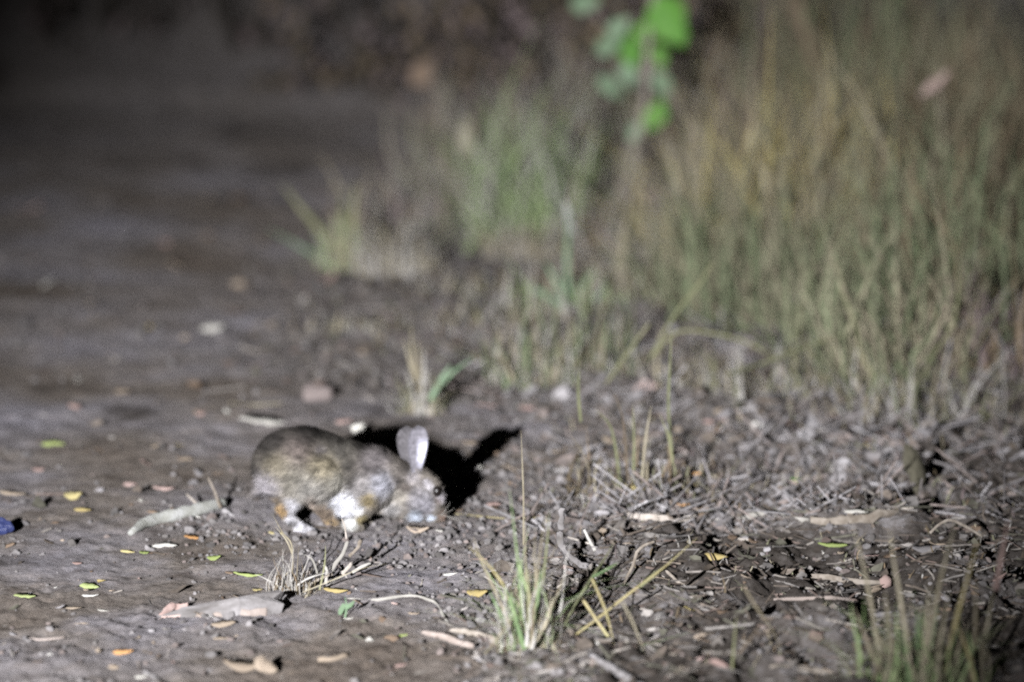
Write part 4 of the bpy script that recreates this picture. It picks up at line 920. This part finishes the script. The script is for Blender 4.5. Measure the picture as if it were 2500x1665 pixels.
# standing curled leaf with the black shadow at the bottom, and the broad olive leaf
q = gp(648, 1655); leaf_at('curled_leaf', q, .055, 'dl_tan', 'upright curled tan leaf throwing a black shadow at the bottom edge', 'leaf', None, (1.35, .5, .7), 3, wide=1.2, lift=.4)
q = gp(2235, 1215); leaf_at('broad_leaf', q, .12, 'dl_grey', 'broad pale olive leaf standing on edge in the dark at right', 'leaf', None, (1.2, 1.25, .35), 5, wide=.85, lift=.42)
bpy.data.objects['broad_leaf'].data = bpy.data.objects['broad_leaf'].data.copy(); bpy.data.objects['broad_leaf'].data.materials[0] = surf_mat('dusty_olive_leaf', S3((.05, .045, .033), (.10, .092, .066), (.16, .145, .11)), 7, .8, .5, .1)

# ------------------------------------------------------------------ countable small litter
ZONES = [('farther up the path', (0, 850, 480, 690), 24), ('left of the rabbit on the bare dirt', (0, 560, 1080, 1290), 26), ('in the left foreground dirt', (0, 1000, 1310, 1650), 60), ('on the path behind the rabbit', (100, 900, 680, 1020), 26),
         ('on the litter right of the rabbit', (1120, 2000, 1030, 1270), 95), ('in the dark litter at lower right', (1330, 2480, 1290, 1650), 105), ('among the grass stems right of centre', (1150, 2300, 800, 1030), 60)]
CW = {'dl_tan': ('tan', 30), 'dl_brown': ('brown', 38), 'dl_pink': ('pinkish', 14), 'dl_grey': ('grey', 26), 'dl_white': ('bleached', 6), 'dl_yellow': ('yellow', 5)}
MARKS = [(430, 1270, 'the thick grey stick'), (15, 1300, 'the blue scrap'), (180, 1225, 'the rounded yellow leaf'), (540, 1490, 'the wood chunk'), (300, 1597, 'the bright orange leaf'), (710, 1430, 'the bleached dry tuft'), (740, 1305, 'the rabbit hind feet'),
         (1090, 1275, 'the rabbit nose'), (1290, 1590, 'the foreground grass tuft'), (950, 1462, 'the thin wiry root'), (770, 975, 'the pinkish stone lump'), (1022, 1000, 'the pale stalk tuft'), (1560, 1190, 'the upright dry stalks'), (1400, 1350, 'the curved branch'),
         (1840, 1268, 'the flaky bark strip'), (2032, 1339, 'the bright lime leaf'), (2235, 1190, 'the broad olive leaf'), (2235, 1640, 'the bottom right tuft'), (1560, 1430, 'the long yellow stem'), (1990, 1466, 'the pinkish brown stick'), (1745, 1036, 'the pink leaf'),
         (2180, 980, 'the diagonal stem'), (1700, 830, 'the arching stems'), (520, 808, 'the whitish path leaf'), (838, 640, 'the splayed yellow-green tuft'), (1392, 780, 'the upright seedling'), (1840, 1560, 'the crossing faint stems'), (1650, 1604, 'the flat pale splinter'), (300, 960, 'the lone tan path leaf'), (845, 1495, 'the tiny green seedling'), (220, 1448, 'the paired lime and white leaves'), (1560, 1262, 'the pale horizontal stick'), (2180, 1276, 'the dim grey ridge branch')]
def scrap_label(px, py, colour, L):
    x, y, nm = min(MARKS, key=lambda q: (px - q[0]) ** 2 + (2.2 * (py - q[1])) ** 2)
    side = ('right of' if px > x else 'left of') if abs(px - x) > 1.8 * abs(py - y) else ('in front of' if py > y else 'behind')
    if abs(px - x) > 160: side = 'well ' + side
    return '%s curled %s dead leaf %s %s' % ('larger' if L > .022 else 'tiny' if L < .0125 else 'small', colour, side, nm), '%s leaf scraps by %s' % (colour, nm)
rn = random.Random(77); ck = [k for k, v in CW.items() for _ in range(v[1])]
for zl, (x0, x1, y0, y1), cnt in ZONES:
    for _ in range(cnt):
        px = rn.uniform(x0, x1); py = y0 + (y1 - y0) * rn.random(); mt = rn.choice(ck)
        if 590 < px < 1110 and 1040 < py < 1310: continue
        q = gp(px, py); big = rn.random() ** 2
        L = (.012 + .03 * big) * (.7 if 'dirt' in zl else 1.05) * (1.3 if py < 1030 else 1) * (1.5 if py < 700 else 1)
        lb, gr = scrap_label(px, py, CW[mt][0], L)
        leaf_at('dead_leaf', q, L, mt, lb, 'leaf', gr, None, seed=rn.randrange(10 ** 6), wide=rn.uniform(.7, 1.5))

# ------------------------------------------------------------------ uncountable litter, clods, twig bits
def scatter(name, n, kind, region, seed, cols, size, maskf):
    rg = np.random.default_rng(seed); V = []; F = []; C = []; got = 0
    ico = None
    if kind == 'clod':
        bm = bmesh.new(); bmesh.ops.create_icosphere(bm, subdivisions=1, radius=1)
        ico = ([v.co.copy() for v in bm.verts], [[v.index for v in f.verts] for f in bm.faces]); bm.free()
    PX = rg.uniform(region[0], region[1], n * 6); PY = region[2] + (region[3] - region[2]) * rg.random(n * 6) ** region[4]
    G = np.array([flat_gp(a, b_)[:2] for a, b_ in zip(PX, PY)]); keep = rg.random(n * 6) < maskf(G[:, 0], G[:, 1]); G = G[keep][:n]
    HZ = hgt(G[:, 0], G[:, 1])
    for gi in range(len(G)):
        p = Vector((G[gi, 0], G[gi, 1], 0)); z = float(HZ[gi]); c0 = Vector((p.x, p.y, z)); s = size * (.35 + (2.6 if kind == 'leaf' else 1.3) * rg.random() ** (5 if kind == 'leaf' else 2.5) + (1.4 if kind == 'clod' and rg.random() < .04 else 0)) * max(1, p.y / 10.5)
        e = Euler((rg.normal(0, .5), rg.normal(0, .4), rg.uniform(0, 6.28))).to_matrix(); b = len(V)
        if kind == 'clod':
            vs = [Vector((v.x, v.y * .9, v.z * .6)) * s * (1 + .25 * rg.normal()) for v in ico[0]]; V += [c0 + e @ v + Vector((0, 0, s * .25)) for v in vs]; F += [tuple(i + b for i in f) for f in ico[1]]; k = len(vs)
        elif kind == 'leaf':
            w_ = rg.uniform(.22, .5); cu = rg.uniform(-.1, .5)
            vs = [(-.5, 0, cu * .5), (-.15, w_ * .9, .12 * cu + .1), (-.1, -w_, .1), (.2, w_ * .7, .1), (.25, -w_ * .8, .12), (.55, 0, cu * .6), (0, 0, -.03)]
            V += [c0 + e @ (Vector(v) * s) + Vector((0, 0, s * .05)) for v in vs]
            F += [tuple(i + b for i in f) for f in ((0, 6, 1), (0, 2, 6), (1, 6, 3), (2, 4, 6), (3, 6, 5), (4, 5, 6))]; k = 7
        else:
            L = s; rr = min(size, .06) * .026 * rg.uniform(.6, 1.6); e = Euler((0, rg.normal(0, .5 if size > .1 else .22), rg.uniform(0, 6.28))).to_matrix(); bd = rg.normal(0, .35)
            vs = []
            for t in (-.5, 0, .5):
                for a in (0, 2.1, 4.2): vs.append(Vector((t * L, math.cos(a) * rr + bd * L * (t * t), math.sin(a) * rr + rr)))
            V += [c0 + e @ v for v in vs]
            F += [tuple(i + b for i in f) for f in [(i * 3 + j, i * 3 + (j + 1) % 3, i * 3 + 3 + (j + 1) % 3, i * 3 + 3 + j) for i in (0, 1) for j in range(3)]]; k = 9
        cc = np.array(cols[rg.integers(len(cols))]) * rg.uniform(.6, 1.35); C += [cc] * k
    me = pydata(name, V, F, kind == 'clod'); set_col(me, np.clip(np.array(C), 0, .8).astype(np.float32)); me.materials.append(M['clod' if kind == 'clod' else 'litter'])
    return link(name, me)
LC = [(.08, .065, .052), (.11, .09, .075), (.15, .125, .105), (.14, .13, .125), (.19, .17, .155), (.26, .24, .225), (.06, .05, .043), (.15, .115, .10), (.12, .115, .09)]
DC = [(.17, .158, .155), (.20, .187, .186), (.13, .12, .115), (.23, .215, .215), (.18, .15, .14)]
lm2 = lambda x, y: (.012 + .988 * litter_mask(x, y)) * (1 - .4 * soil_shade_mask(x, y))
lm = lambda x, y: (.04 + .96 * litter_mask(x, y)) * (1 - .55 * soil_shade_mask(x, y)); dm2 = lambda x, y: np.clip(.25 + 1.8 * fbm(x * 3.5, y * 1.8, 88), .05, 1) * (1 - .75 * soil_shade_mask(x, y))
tag(scatter('leaf_litter', 4300, 'leaf', (-60, 2560, 640, 1720, .9), 1, LC, .016, lm), 'brown and grey leaf litter covering the ground right of the path', 'leaf litter', kind='stuff')
tag(scatter('twig_litter', 5200, 'twig', (-60, 2560, 700, 1720, .9), 2, LC + [(.32, .29, .26)], .055, lm2), 'fine dry twigs strewn through the litter right of the path', 'twig litter', kind='stuff')
tag(scatter('dirt_clods', 7500, 'clod', (-60, 2560, 600, 1720, .75), 3, DC, .0046, dm2), 'crumbs and clods of grey dirt over the path', 'dirt clods', kind='stuff')

def stubble():
    rn = random.Random(55); V = []; F = []; C = []; k = 0
    while k < 3300:
        px = rn.uniform(700, 2560); py = rn.uniform(620, 1260) if rn.random() < .88 else rn.uniform(1260, 1700)
        p = flat_gp(px, py)
        if (px < 1300 and 960 < py < 1300) or vnoise(p.x * 5, p.y * 4, 71) < rn.uniform(-.25, .25) or rn.random() > float(litter_mask(p.x, p.y)): continue
        k += 1; P, _f = UNIT[rn.randrange(14)]; hh = rn.uniform(.015, .075) * (1 if py < 1250 else .7) * (1 if px > 1250 else .6) * (.55 if py > 990 else 1)
        mt = Matrix.Translation((p.x, p.y, float(hgt(p.x, p.y)) - .004)) @ Matrix.Rotation(rn.uniform(0, 6.28), 4, 'Z') @ Matrix.Rotation(rn.gauss(0, 1.0), 4, 'Y') @ Matrix.Scale(hh, 4)
        v, f = ribbon(P, [q * .0035 * rn.uniform(.5, 1.5) / hh for q in (0.5, .55, .5, .4, .35, .2)], Vector((0, 1, 0))); o = len(V)
        V += [mt @ q for q in v]; F += [tuple(i + o for i in q) for q in f]
        lo, hi = PAL[rn.choice(['straw', 'straw', 'pale', 'brown', 'brown', 'olive', 'purple'])]; t = rn.random(); C += [[lo[j] * (1 - t) + hi[j] * t for j in range(3)]] * len(v)
    me = pydata('dry_stubble', V, F); set_col(me, np.array(C, np.float32)); me.materials.append(M['litter'])
    tag(link('dry_stubble', me), 'short dry grass stubble sticking out of the litter right of the path', 'stubble', kind='stuff')
stubble()
MC = [(.20, .185, .185), (.26, .245, .25), (.15, .135, .13), (.31, .295, .30), (.11, .095, .085), (.24, .20, .185)]
mm = lambda x, y: litter_mask(x, y) * np.clip(.55 + 1.6 * fbm(x * 4, y * 2.6, 205), .08, 1) * (1 - .5 * soil_shade_mask(x, y))
tag(scatter('dead_stem_mat', 1900, 'twig', (1150, 2540, 830, 1300, 1.0), 21, MC, .15, mm), 'mat of grey dead stems between the tall grass and the litter ridge', 'dead stems', kind='stuff')
tag(scatter('grey_leaf_mat', 3400, 'leaf', (1150, 2540, 830, 1290, 1.0), 22, MC, .019, mm), 'grey broken leaves matted on the ground below the tall grass', 'leaf mat', kind='stuff')
